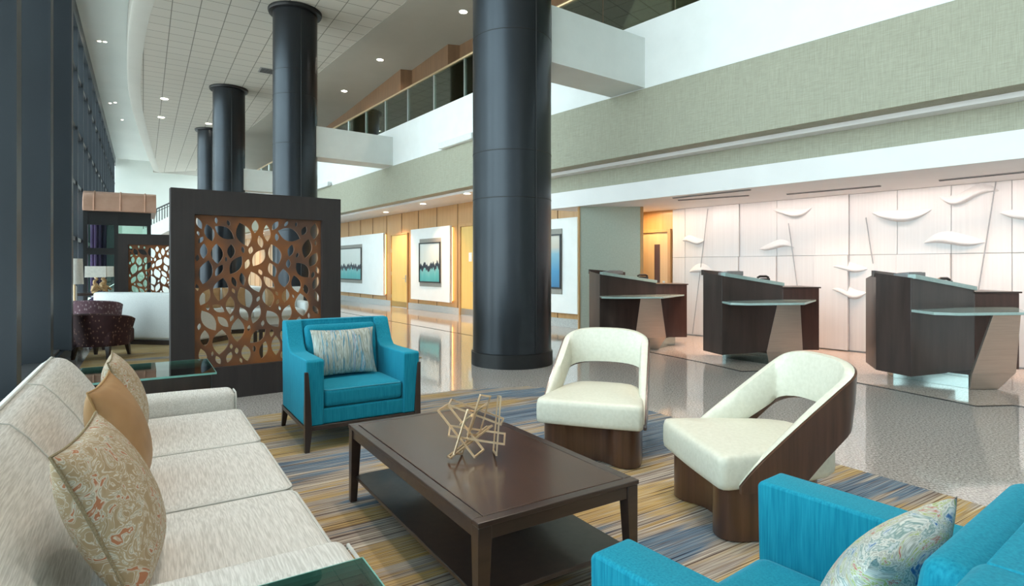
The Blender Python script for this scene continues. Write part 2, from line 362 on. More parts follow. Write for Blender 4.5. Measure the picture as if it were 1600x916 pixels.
def copy_tree(o, parent=None):
    c = o.copy(); COL.objects.link(c)
    if parent is not None: c.parent = parent
    for ch in list(o.children): copy_tree(ch, c)
    return c
def dup(root, loc, rz, label, group=None):
    c = copy_tree(root); c.location = loc; c.rotation_euler = (0, 0, rz); c['label'] = label
    if group: c['group'] = group
    return c
def slab(poly, z0, z1):
    return MB().prism([(p.x, p.y) for p in poly], z0, z1)

# ================================================================== SETTING
BACK_T = -15.0
# floor : grey granite with a paler strip behind the dark inlay line
fl = slab([L(-1.75, BACK_T), L(16, BACK_T), L(26, 10), L(26, 56), L(-1.75, 56)], -.2, 0)
struct(fl, 'floor', 'granite')

# ---- high strip ceiling along the windows, curved cloud ceiling, plain ceiling
struct(slab([L(-1.75, BACK_T), L(5.0, BACK_T), L(5.0, 56), L(-1.75, 56)], 9.3, 9.5), 'ceiling', 'ceilhigh')
edge_pts = [(2.2, -15), (1.75, -6), (1.25, 2), (.75, 8), (.22, 14), (-.19, 17.8), (-.36, 20.4), (-.46, 23.2), (-.50, 26), (-.49, 28), (-.39, 31.3), (-.10, 37.5), (.25, 43.5), (.55, 48.5), (.62, 49.4)]
def spline(pts, n=6):
    out = []
    for i in range(len(pts)-1):
        p0 = pts[max(0, i-1)]; p1 = pts[i]; p2 = pts[i+1]; p3 = pts[min(len(pts)-1, i+2)]
        for k in range(n):
            q = k/n
            out.append(tuple(.5*((2*p1[c]) + (-p0[c]+p2[c])*q + (2*p0[c]-5*p1[c]+4*p2[c]-p3[c])*q*q + (-p0[c]+3*p1[c]-3*p2[c]+p3[c])*q**3) for c in range(2)))
    out.append(pts[-1]); return out
arc = spline(edge_pts)
CZ = 8.3
tile_w = lambda u: W(6.78, u)
inner_arc = [(s+.42, t) for s, t in arc]
far_r = W(6.78, 46.5); near_r = W(6.78, -24)
tile_poly = [L(s, t) for s, t in inner_arc] + [far_r, near_r]
struct(slab(tile_poly, CZ, CZ+.1), 'ceiling.001', 'tile')
rim = MB()                                             # sloping plaster border of the cloud
rings = [[L(s+.42, t, CZ-.002), L(s+.06, t, CZ+.05), L(s, t, CZ+.10), L(s, t, CZ+.98), L(s+.42, t, CZ+.98)] for s, t in arc]
rim.loft(rings, True, True)
struct(rim, 'trim_1', 'cloudedge', smooth=True)
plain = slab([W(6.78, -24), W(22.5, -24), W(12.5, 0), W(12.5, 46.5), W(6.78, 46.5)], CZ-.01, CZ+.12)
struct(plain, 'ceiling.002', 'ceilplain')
struct(MB().prism([(0, 0), (0, 1.2), (22, 1.2), (22, 0)], 49.45, 49.7, lambda a, b, e: tuple(L(a+.6, e, CZ+.0+b))), 'trim_2', 'cloudedge')
# far end wall
struct(slab([L(-1.75, BACK_T-.3), L(17, BACK_T-.3), L(17, BACK_T), L(-1.75, BACK_T)], 0, 9.5), 'wall_back', 'endwall')
struct(slab([L(-1.75, 51.0), L(26, 51.0), L(26, 51.3), L(-1.75, 51.3)], 0, 9.5), 'wall_far', 'endwall')

# ---- right hand balcony : bends at the big column
BEND_T = {}
def bent(s1, s2, u1, u2):
    """plan polyline of a layer: near point, bend point, far point"""
    det = n1.x*n2.y - n1.y*n2.x
    b = Vector(((s1*n2.y - s2*n1.y)/det, (n1.x*s2 - n2.x*s1)/det, 0))
    return N(s1, u1), b, W(s2, u2)
def layer(a, b, z0, z1):
    """solid between two bent polylines"""
    return slab(list(a) + list(b)[::-1], z0, z1)
UN, UF = -20.0, 44.0
face = bent(7.92, 7.36, UN, UF); face_in = bent(8.22, 7.66, UN, UF)
# parapet (white) and fabric fascia
struct(layer(face, face_in, 4.37, 5.48), 'wall_balcony', 'parapet')
fab = bent(7.90, 7.34, UN, UF)
struct(layer(fab, face_in, 3.30, 4.36), 'wall_fascia', 'grasscloth')
# lower fabric band behind the fascia (near part only) and the recess above the white box
struct(slab([N(8.46, UN), N(8.46, 8.95), N(8.66, 8.95), N(8.66, UN)], 2.92, 3.46), 'trim_3', 'grasscloth')
# upper gallery floor slab / soffit of the corridor
soff_o = bent(8.22, 7.66, UN, UF); soff_i = bent(10.9, 10.2, UN, UF)
struct(layer(soff_o, soff_i, 3.24, 3.42), 'ceiling.003', 'soffit')
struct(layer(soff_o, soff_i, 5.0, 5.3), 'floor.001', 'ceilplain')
# upper gallery rear wall : greenish near, brown panelling with pilasters far
struct(slab([N(10.3, UN), N(10.3, 7.6), N(10.5, 7.6), N(10.5, UN)], 5.3, 8.3), 'wall_gallery_near', 'grasscloth')
saw = [(9.62, 5.5), (9.44, 15.3), (9.11, 15.45), (9.30, 18.25), (8.94, 18.4), (9.5, 25.1), (10.0, 33), (10.2, 46), (10.7, 46), (10.7, 5.5)]
ub = MB().prism(saw, 5.3, 8.29, lambda a, b, e: tuple(W(a, b, e)))
struct(ub, 'wall_gallery_far', 'upperwood')
# corridor wood wall
wood_f = bent(9.66, 8.85, 7.8, UF); wood_b = bent(9.86, 9.05, 7.8, UF)
struct(layer(wood_f, wood_b, 0, 3.3), 'wall_corridor', 'honey')
# joints in the wood panelling are thin dark recess lines
jl = MB()
for u in [12.0+1.22*i for i in range(27)]:
    jl.prism([(8.835, u), (8.835, u+.012), (8.86, u+.012), (8.86, u)], .2, 3.24, lambda a, b, e: tuple(W(a, b, e)))
for u in (8.4, 9.6, 10.2):
    jl.prism([(9.645, u), (9.645, u+.012), (9.67, u+.012), (9.67, u)], .2, 3.24, lambda a, b, e: tuple(N(a, b, e)))
struct(jl, 'trim_4', 'upperwood')
bb_f = bent(9.63, 8.82, 7.8, UF)
struct(layer(bb_f, wood_f, 0, .2), 'baseboard_corridor', 'granite_base')

# ---- reception : soffit box, feature wall, wing wall
SB0, SBE = 8.42, 8.72
bx = MB().prism([(SB0, UN), (SB0, SBE), (10.6, SBE-.35), (10.6, UN)], 2.6, 2.92, lambda a, b, e: tuple(N(a, b, e)))
struct(bx, 'ceiling.004', 'soffit')
def fw(px): return on_wall(px, 417, 10.46, n1).dot(d1)
u_left = fw(1052)
struct(MB().prism([(10.46, UN), (10.46, 9.6), (10.75, 9.6), (10.75, UN)], 0, 3.4, lambda a, b, e: tuple(N(a, b, e))), 'wall_right', 'honey')
# wing wall
gw = MB().box((1.36, 11.5, 0), (2.56, 11.66, 2.6))
struct(gw, 'wall_wing', 'greenwall')
struct(MB().box((2.56, 11.49, 0), (2.62, 11.67, 2.6)), 'trim_5', 'honey')
struct(MB().box((1.33, 11.49, 0), (1.36, 11.67, 2.6)), 'trim_6', 'honey')
# end filler of the recess between wing wall and corridor
# feature panels
joints = [1052, 1071.5, 1117, 1157, 1215, 1275, 1328, 1403, 1487, 1582]
us = [fw(p) for p in joints]
step_u = .9
while us[-1] > UN: us.append(us[-1]-step_u)
up_d = [.02, .02, .05, .02, .02, .045, .02, .02, .02, .03, .02, .05, .02, .02]
lo_d = [.02, .02, .085, .06, .02, .085, .02, .085, .02, .02, .08, .02, .06, .02]
feat = MB().prism([(10.448, UN), (10.448, u_left), (10.462, u_left), (10.462, UN)], 0, 2.6, lambda a, b, e: tuple(N(a, b, e)))
froot = struct(feat, 'wall_reception', 'groove')
for i in range(len(us)-1):
    g = .0035
    for (z0, z1, dd) in ((.02, 1.589, lo_d[i % 14]), (1.597, 2.595, up_d[i % 14])):
        b = MB().prism([(10.45-dd, us[i+1]+g), (10.45-dd, us[i]-g), (10.449, us[i]-g), (10.449, us[i+1]+g)], z0, z1, lambda a, b, e: tuple(N(a, b, e)))
        b.build('wall_panel', 'featurewall', froot, bevel=.003)
def on_feature(px, py, off=.09): 
    return on_wall(px, py, 10.46-off, n1)
# slender inlaid stems
for (a, c) in (((1106, 326), (1082, 522)), ((1232, 349), (1259, 543)), ((1353, 340), (1364, 412)), ((1556, 284), (1528, 459))):
    p = on_feature(*a, .075); q = on_feature(*c, .092)
    p -= n1*.0; q -= n1*.0
    MB().bar(p, q, .011, .012).build('inlay_line', 'groove', froot)
# leaf shaped relief waves
def relief(px, py, half, hgt, prot, sway, flip=1):
    c = on_feature(px, py, .018); mb = MB(); rings = []
    nI, nJ = 28, 10
    for i in range(nI+1):
        x = -1+2*i/nI
        w = hgt*(max(0, 1-x*x))**.8
        yc = sway[0]*(x*x) + sway[1]*math.sin(PI*x)
        ring = []
        for j in range(nJ+1):
            q = j/nJ
            y = yc + (q-.32)*2*w*1.15
            pr = prot*((max(0, 1-x*x))**.75)*(1-q)**.9*(1-math.exp(-q/.10))*1.25
            p = c - d1*(x*half) + Vector((0, 0, y)) - n1*pr
            ring.append(p)
        rings.append(ring)
    mb.loft(rings, False, False)
    mb.build('wave_relief', 'featurewall', froot, smooth=True, angle=80)
for r in ((1084, 377, .27, .075, .10, (.02, -.035)), (1238, 335, .36, .07, .10, (.11, -.03)), (1214, 384, .33, .07, .10, (-.05, .03)), (1408, 341, .42, .085, .11, (.12, -.01)),
          (1490, 376, .38, .09, .12, (-.03, -.03)), (1513, 308, .36, .085, .11, (.05, .07)), (1322, 418, .34, .08, .11, (-.02, -.03)), (1322, 457, .32, .09, .12, (.015, -.055)), (1096, 421, .28, .085, .11, (-.06, .0)), (1612, 338, .35, .08, .1, (.08, 0))):
    relief(*r)

# doors
def door(name, wallfun, u0, u1, z, mat, frame_mat, depth=.05, handle_u=None, window=None, hinges=False, frame=.09, zlock=1.0):
    d = struct(MB().prism([(-depth, u0), (-depth, u1), (0, u1), (0, u0)], .01, z, wallfun), name, mat, bevel=.004)
    fm = MB()
    for (a, b, z0, z1) in ((u0-frame, u0-.004, 0, z+frame), (u1+.004, u1+frame, 0, z+frame), (u0-.004, u1+.004, z+.004, z+frame)):
        fm.prism([(-depth-.03, a), (-depth-.03, b), (0, b), (0, a)], z0, z1, wallfun)
    fm.build('door_frame', frame_mat, d, bevel=.004)
    if handle_u is not None:
        hb = MB().prism([(-depth-.012, handle_u-.03), (-depth-.012, handle_u+.03), (-depth, handle_u+.03), (-depth, handle_u-.03)], zlock-.12, zlock+.12, wallfun)
        hd = hb.build('door_handle', 'steel', d, bevel=.004)
        q = 1 if abs(handle_u-u0) < abs(handle_u-u1) else -1
        MB().bar(wallfun(-depth-.05, handle_u, zlock), wallfun(-depth-.05, handle_u+q*.13, zlock), .018).build('lever', 'steel', hd, bevel=.004)
    if window:
        a, b, z0, z1 = window
        MB().prism([(-depth-.006, a), (-depth-.006, b), (-depth+.0, b), (-depth+.0, a)], z0, z1, wallfun).build('vision_panel', 'deskred', d)
    if hinges:
        for zz in (.3, 1.1, 1.9):
            MB().prism([(-depth-.02, u1-.0), (-depth-.02, u1+.03), (-depth, u1+.03), (-depth, u1)], zz, zz+.13, wallfun).build('hinge', 'steel', d)
    return d
wf2 = lambda a, b, e: tuple(W(8.85+a, b, e)); wf1 = lambda a, b, e: tuple(N(10.46+a, b, e))
def wu(px): return on_wall(px, 417, 8.83, n2).dot(d2)
door('door_1', wf2, wu(637), wu(612.5), 2.50, 'honeydoor', 'honey', .03, wu(634.5), None, True, .05)
door('door_2', wf2, wu(745), wu(721), 2.55, 'honeydoor', 'honey', .03, wu(742), None, False, .09)
MB().prism([(-.042, wu(738)), (-.042, wu(733.5)), (-.03, wu(733.5)), (-.03, wu(738))], 1.55, 1.8, wf2).build('door_plate', 'cyanbox', bpy.data.objects['door_2'])
ud0, ud1 = fw(1045.5), fw(1003)
door('door_3', wf1, ud0, ud1+.55, 2.13, 'beigedoor', 'honey', .04, ud0+.10, (ud0+.20, ud0+.34, 1.0, 1.88), False, .07, .98)

# ---- window wall on the left
WS = -1.69
wroot = struct(MB().box((0, 0, 0), (.01, .01, .01)), 'window_1', 'mullion') if False else None
sillm = MB().prism([(WS, BACK_T), (WS, 50.9), (-.95, 50.9), (-.95, BACK_T)], 0, .20, lambda a, b, e: tuple(L(a, b, e)))
struct(sillm, 'trim_7', 'mullion', bevel=.01)
sg = MB().prism([(-1.22, BACK_T), (-1.22, 50.8), (-1.0, 50.8), (-1.0, BACK_T)], .20, .225, lambda a, b, e: tuple(L(a, b, e)))
struct(sg, 'trim_8', 'sill', bevel=.008)
struct(MB().prism([(WS-.0, BACK_T), (WS-.0, 50.9), (WS-.26, 50.9), (WS-.26, BACK_T)], 8.75, 9.3, lambda a, b, e: tuple(L(a, b, e))), 'trim_15', 'mullion')
big_t = [6.70, 8.95, 10.30]
small_t = [12.4+1.93*i for i in range(20)]
near_t = [4.5, 2.3, .1, -2.1, -4.3, -6.5, -8.7, -10.9, -13.1]
all_t = sorted(near_t + big_t + small_t)
k = 0
for i, t in enumerate(all_t):
    t2 = all_t[i+1] if i+1 < len(all_t) else 50.9
    k += 1
    deep = t in big_t or t in near_t
    if t in near_t:
        si, th = -1.55, .09
    else:
        si, th = ((-.86, .22) if t > 10 else (-.95, .24)) if deep else (WS, .09)
    fin = MB()
    if deep:
        fin.prism([(si, t), (si, t+th), (si-.03, t+th), (si-.03, t)], .2, 9.3, lambda a, b, e: tuple(L(a, b, e)))
        fin.prism([(si-.03, t+th*.35), (si-.03, t+th*.65), (WS-.2, t+th*.65), (WS-.2, t+th*.35)], .2, 9.3, lambda a, b, e: tuple(L(a, b, e)))
        fin.prism([(WS-.17, t), (WS-.17, t+th), (WS-.2, t+th), (WS-.2, t)], .2, 9.3, lambda a, b, e: tuple(L(a, b, e)))
    else:
        fin.prism([(si, t), (si, t+th), (si-.28, t+th), (si-.28, t)], .2, 9.3, lambda a, b, e: tuple(L(a, b, e)))
    w = struct(fin, 'window_%d' % k, 'mullion')
    pane = MB().prism([(WS-.24, t+th), (WS-.24, t2), (WS-.25, t2), (WS-.25, t+th)], .2, 8.75, lambda a, b, e: tuple(L(a, b, e)))
    pane.build('pane', 'windowglass', w)
    for z in (2.2, 3.9, 5.6, 7.4):
        tr = MB().prism([(WS-.05, t+th), (WS-.05, t2), (WS-.23, t2), (WS-.23, t+th)], z, z+.12, lambda a, b, e: tuple(L(a, b, e)))
        tr.build('transom', 'mullion', w)
    if deep:
        for z in (2.15, 4.6):
            br = MB().prism([(si-.05, t+th*.66), (si-.05, t+th*.66+.35), (WS-.1, t+th*.66+.35), (WS-.1, t+th*.66)], z, z+.1, lambda a, b, e: tuple(L(a, b, e)))
            br.build('bracket', 'mullion', w)

# ---- beams from the columns to the balcony
C = [Vector((0, 8.4, 0)), Vector((-5.87, 15.6, 0)), Vector((-10.98, 22.35, 0)), Vector((-15.25, 29.1, 0))]
RC = [.57, .57, .57, .57]
dirs = [Vector((.805, .594, 0)), n2, n2, n2]
names = ['trim_9', 'trim_10', 'trim_11', 'trim_12']
for i in range(4):
    d = dirs[i]; p = Vector((-d.y, d.x, 0))*.36
    reach = (7.96 - C[i].dot(n1))/d.dot(n1) if i == 0 else (7.40 - C[i].dot(n2))
    a = C[i] + d*.45; e = C[i] + d*reach
    corner = [a-p, e-p, e+p, a+p]
    if i == 0:
        q = lambda pt: pt + d*((7.96-pt.dot(n1))/d.dot(n1))
        corner[1] = q(corner[1]); corner[2] = q(corner[2])
    struct(slab(corner, 4.38, 5.21), names[i], 'beamwhite')

# ================================================================== FLOOR FINISHES
rug_poly = [(-.74, -5.5), (-.74, 5.8), (3.0, 5.8), (3.75, 5.55), (4.12, 5.0), (4.12, -5.5)]
rug = MB().prism(rug_poly, .0005, .010, lambda a, b, e: tuple(L(a, b, e)))
tag(rug.build('area_rug', 'carpet'), 'striped gold, blue and grey carpet under the coffee table and seating', 'rug')
rug2 = MB().prism([(-.74, 8.2), (-.74, 15.5), (3.6, 15.5), (3.6, 8.2)], .0005, .010, lambda a, b, e: tuple(L(a, b, e)))
tag(rug2.build('area_rug', 'carpet'), 'striped carpet of the farther lounge behind the tall partition', 'rug')
# pale granite, pinked by painted warm light, behind the saw-tooth inlay line round the desks
def G(px, py): return at_height(px, py, 0)
line = [G(975, 541), G(1012, 550), G(1101, 567.5), G(1159, 581), G(1212, 580), G(1322, 595), G(1370, 604.5), G(1526, 635.5), G(1583, 634)]
last = line[-1]
line += [last + Vector((.35, -.5, 0)), last + Vector((1.5, -3.2, 0)), last+Vector((3.0, -5.5, 0))]
zone = line + [N(10.4, -6.0), N(10.4, fw(1003)), N(9.6, 8.6)]
struct(slab(zone, 0, .004), 'floor.002', 'granite_warmlit')
il = MB()
for a, b in zip(line[:-1], line[1:]):
    il.bar(a+Vector((0, 0, .003)), b+Vector((0, 0, .003)), .028, .006)
struct(il, 'trim_13', 'inlay')
il2 = MB()
for a, b in ((N(6.9, 8.2), W(6.6, 30)), ):
    il2.bar(a+Vector((0, 0, .002)), b+Vector((0, 0, .002)), .03, .004)
struct(il2, 'trim_14', 'inlay')

# ================================================================== COLUMNS
clabels = ['largest dark round metal column standing behind the coffee table and cream chairs',
           'dark round column rising behind the right half of the tall pierced partition',
           'slimmer looking dark column between the two others, black ring at the ceiling',
           'farthest dark column, leftmost of the row, partly hidden behind the next one']
def column(c, r, label):
    t = thing('column', label, 'column', c, 0, None)
    MB().lathe([(r, .0), (r, 8.3)], 72).build('shaft', 'column', t, smooth=True)
    MB().lathe([(r, 0), (r+.022, 0), (r+.022, .19), (r, .20)], 72).build('base_ring', 'columnring', t, smooth=True)
    MB().lathe([(r, 8.2), (r+.10, 8.21), (r+.12, 8.26), (r+.12, 8.295), (r, 8.295)], 72).build('collar', 'columnring', t, smooth=True)
    sm = MB()
    for z in (2.35, 3.0, 4.65, 5.95, 6.6): sm.lathe([(r, z), (r+.003, z+.002), (r+.003, z+.012), (r, z+.014)], 72)
    a = -PI/2 + math.asin(.58)
    sm.box((r*math.cos(a)-.006, r*math.sin(a)-.012, .2), (r*math.cos(a)+.010, r*math.sin(a)+.004, 8.2))
    sm.build('seam', 'columnring', t)
    return t
for i in range(4): column(C[i], RC[i], clabels[i])

# ================================================================== GLASS RAILING ON THE BALCONY
rail = thing('glass_railing', 'tinted glass balustrade with brass handrail along the upper gallery', 'railing', (0, 0, 5.48))
fr = bent(7.98, 7.42, UN, UF)
def seg_pts(sfun, s, u0, u1): return sfun(s, u0, 0), sfun(s, u1, 0)
ub_far = fr[1].dot(d2); ub_near = fr[1].dot(d1)
Z = Vector((0, 0, 1))
def pane_box(p, q, z0, z1, th, nrm):
    return MB().prism([((p).x, (p).y), (q.x, q.y), ((q+nrm*th).x, (q+nrm*th).y), ((p+nrm*th).x, (p+nrm*th).y)], z0, z1)
u = ub_far
while u < UF-2:
    pane_box(W(7.42, u+.02), W(7.42, u+1.5), .0, .96, .015, n2).build('glass_pane', 'railglass', rail)
    MB().box((-.0, -.0, 0), (.001, .001, .001))
    MB().bar(W(7.43, u+.01, 0), W(7.43, u+.01, .97), .05, .03).build('post', 'steel', rail)
    u += 1.5
u = ub_near
while u > UN+1.5:
    pane_box(N(7.98, u-.02), N(7.98, u-1.5), .0, .96, .015, n1).build('glass_pane', 'railglass', rail)
    u -= 1.5
hr = MB(); hr.tube([fr[0]+Z*.98, fr[1]+Z*.98, fr[2]+Z*.98], .032, 8)
hr.build('handrail', 'brass', rail, smooth=True)

# ================================================================== PICTURES AND PANELS IN THE CORRIDOR
def corridor_panel(px0, px1, z0, z1, label, sfun=W, s=8.85, n=n2, dd=d2):
    u0 = on_wall(px1, 417, s-.1, n).dot(dd); u1 = on_wall(px0, 417, s-.1, n).dot(dd)
    t = thing('display_panel', label, 'wall panel', sfun(s-.06, (u0+u1)/2, z0))
    base = sfun(s-.06, (u0+u1)/2, z0)
    loc = lambda a, b, e: tuple(sfun(s+a, b, e)-base)
    MB().prism([(-.13, u0), (-.13, u1), (-.045, u1), (-.045, u0)], z0, z1, loc).build('white_board', 'parapet', t, bevel=.004)
    MB().prism([(-.05, u0+.05), (-.05, u1-.05), (-.002, u1-.05), (-.002, u0+.05)], z0+.05, z1-.05, loc).build('backing_batten', 'honey', t)
    led = MB(); led.prism([(-.040, u0+.02), (-.040, u0+.045), (-.015, u0+.045), (-.015, u0+.02)], z0+.05, z1-.05, loc)
    led.build('light_strip', M['ledstrip'], t)
    return t
M['ledstrip'] = emit('warm_led_strip', (1, .62, .2), 5)
def picture(px0, px1, py0, py1, label, mat, s=8.85, n=n2, dd=d2, sfun=W, mount=.10):
    a = on_wall(px0, py0, s-.143, n); b = on_wall(px1, py1, s-.143, n)
    c = (a+b)/2; u0, u1 = sorted((a.dot(dd), b.dot(dd))); z0, z1 = sorted((a.z, b.z))
    hw = (u1-u0)/2; hh = (z1-z0)/2
    t = thing('framed_picture', label, 'picture', c, math.atan2(dd.y, dd.x))
    # local: x along wall, y = towards the wall is -y ... front is +y rotated to face -n
    f = MB()
    MB().box((-hw, -.01, -hh), (hw, .010, hh)).build('mount', 'frame', t)
    ih = hh-.16
    iw = hw-.04
    MB().box((-iw, .010, -ih), (iw, .02, ih)).build('canvas', mat, t)
    e = .035
    for q in ((-iw-e, -ih-e, iw+e, -ih), (-iw-e, ih, iw+e, ih+e), (-iw-e, -ih, -iw, ih), (iw, -ih, iw+e, ih)):
        f.box((q[0], .008, q[1]), (q[2], .045, q[3]))
    f.build('frame', 'picframe', t)
    return t
corridor_panel(500, 600, .36, 2.62, 'white wall panel nearest the tall partition, with a teal landscape picture')
corridor_panel(643, 704, .34, 2.62, 'white wall panel between the two yellow doors, glowing at its right edge')
corridor_panel(835, 903.5, .33, 2.52, 'white wall panel right of the large column, beside the grey green wall', N, 9.66, n1, d1)
picture(522, 565.5, 385, 443, 'framed teal landscape picture just right of the tall partition', 'painting')
picture(656, 689, 374, 449, 'framed teal landscape picture between the two yellow doors', 'painting')
picture(838, 878, 360, 460, 'framed blue picture peeking out right of the large column', 'painting_blue', 9.66, n1, d1, N)

# ================================================================== DOWNLIGHTS, AIR SLOTS, LIGHT BOXES
def downlight(p, label, group, r=.075, power=0, col=(1, .72, .45), spot=2.0):
    t = thing('downlight', label, 'ceiling light', p, 0, group)
    MB().lathe([(r, 0), (r+.03, 0), (r+.03, -.008), (r, -.012)], 20).build('trim_ring', 'plaster', t, smooth=True)
    MB().lathe([(.001, -.0125), (r, -.0125), (r, -.018), (.001, -.018)], 20).build('lens', 'lampglow', t)
    if power:
        l = bpy.data.lights.new('lamp_light', 'SPOT'); l.energy = power; l.color = col; l.spot_size = spot; l.spot_blend = .8; l.shadow_soft_size = .08
        o = bpy.data.objects.new('lamp_light', l); COL.objects.link(o); o.parent = t; o.location = (0, 0, -.03)
    return t
for (px, py), lab in zip(((594, 93), (538, 142), (724, 18)), ('middle of three round downlights in the plain ceiling above the balcony railing', 'leftmost round downlight in the plain ceiling above the balcony railing', 'downlight in the plain ceiling nearest the large column')):
    p = at_height(px, py, CZ-.012); downlight(p, lab, None, .10, 230, (1, .88, .74), 2.6)
for (px, py), lab in zip(((257, 154), (252, 183), (326, 193)), ('upper downlight near the curved left edge of the tiled ceiling', 'lower downlight near the curved left edge of the tiled ceiling', 'downlight in the tiled ceiling left of the middle column top')):
    p = at_height(px, py, CZ); downlight(p, lab, None, .13)
vp = at_height(419, 111, CZ)
t = thing('ceiling_vent', 'small dark square vent in the tiled ceiling beside the second column', 'vent', vp, A3)
MB().box((-.3, -.3, -.012), (.3, .3, -.001)).build('vent_frame', 'slot', t, bevel=.004)
for i in range(6): MB().box((-.25, -.24+.085*i, -.02), (.25, -.20+.085*i, -.012)).build('louver', 'columnring', t)
for (ls, lt) in ((.9, 1.0), (2.6, .8), (.6, 3.6), (2.5, 3.4), (4.2, 2.6), (1.6, 6.0)):  # added out-of-frame downlights, warm fill for the lounge
    downlight(L(ls, lt, CZ), 'added unseen downlight in the tiled ceiling, fill for the seating group', 'added fill lights above the seating', .13, 360, (1, .89, .78), 1.1)
for (px, py), lab in zip(((155, 64), (164, 65), (180, 160), (191, 187), (172, 161)), ('left of a pair of small lights in the high strip ceiling', 'right of a pair of small lights in the high strip ceiling', 'small light in the high strip ceiling, third from the viewer', 'farthest small light in the high strip ceiling', 'small faint light in the high strip ceiling beside the window tops')):
    p = at_height(px, py, 9.3); downlight(p, lab, None, .05)
for (px, py), lab in zip(((603, 331), (661, 318), (730, 302)), ('farthest of three downlights under the corridor soffit', 'middle of three downlights under the corridor soffit', 'corridor soffit downlight next to the large column')):
    p = at_height(px, py, 3.24); downlight(p, lab, None, .08, 400, (1, .60, .34))
for u in (33.5, 27.8, 38):
    downlight(W(8.0, u, 3.24), 'round downlight under the far end of the corridor soffit, behind the pierced partition', 'far corridor downlights', .08, 400, (1, .60, .34))
for (a, b), lab in zip((((1052, 1172), (309, 296)), ((1060, 1170), (312.5, 305)), ((1230, 1376), (303, 290)), ((1468, 1640), (281.5, 264))),
                       ('front left linear air slot in the reception soffit', 'short linear air slot behind the front left one', 'middle linear air slot in the reception soffit', 'right linear air slot in the reception soffit')):
    p = at_height(a[0], b[0], 2.6); q = at_height(a[1], b[1], 2.6)
    base = (p+q)/2
    t = thing('air_slot', lab, 'vent', base)
    MB().bar(p-base-Z*.006, q-base-Z*.006, .07, .012).build('slot_frame', 'slot', t)
    MB().bar(p-base-Z*.014, q-base-Z*.014, .03, .006).build('slot_gap', 'black', t)
    l = bpy.data.lights.new('added_warm_light', 'AREA'); l.shape = 'RECTANGLE'; l.size = (q-p).length*.9; l.size_y = .05; l.energy = 15; l.color = (1, .60, .38); l.spread = 1.9  # added lamp, no part of the air slot, warms the floor below
    lo_ = bpy.data.objects.new('added_warm_light', l); COL.objects.link(lo_); lo_.parent = t; lo_.location = (0, 0, -.03); lo_.rotation_euler = (0, 0, math.atan2((q-p).y, (q-p).x))
for (px0, px1), lab in zip(((690, 742), (494, 516)), ('white light box on the ledge below the balcony, left of the large column', 'white light box on the ledge below the balcony, right of the second column')):
    u0 = on_wall(px1, 417, 7.3, n2).dot(d2); u1 = on_wall(px0, 417, 7.3, n2).dot(d2)
    base = W(7.28, (u0+u1)/2, 4.36)
    t = thing('light_box', lab, 'light', base)
    loc = lambda a, b, e: tuple(W(a, b, e)-base)
    MB().prism([(7.20, u0), (7.20, u1), (7.335, u1), (7.335, u0)], 4.36, 4.50, loc).build('housing', 'cyanbox', t, bevel=.01)
    MB().prism([(7.21, u0+.1), (7.21, u1-.1), (7.325, u1-.1), (7.325, u0+.1)], 4.352, 4.360, loc).build('lens', 'plaster', t)

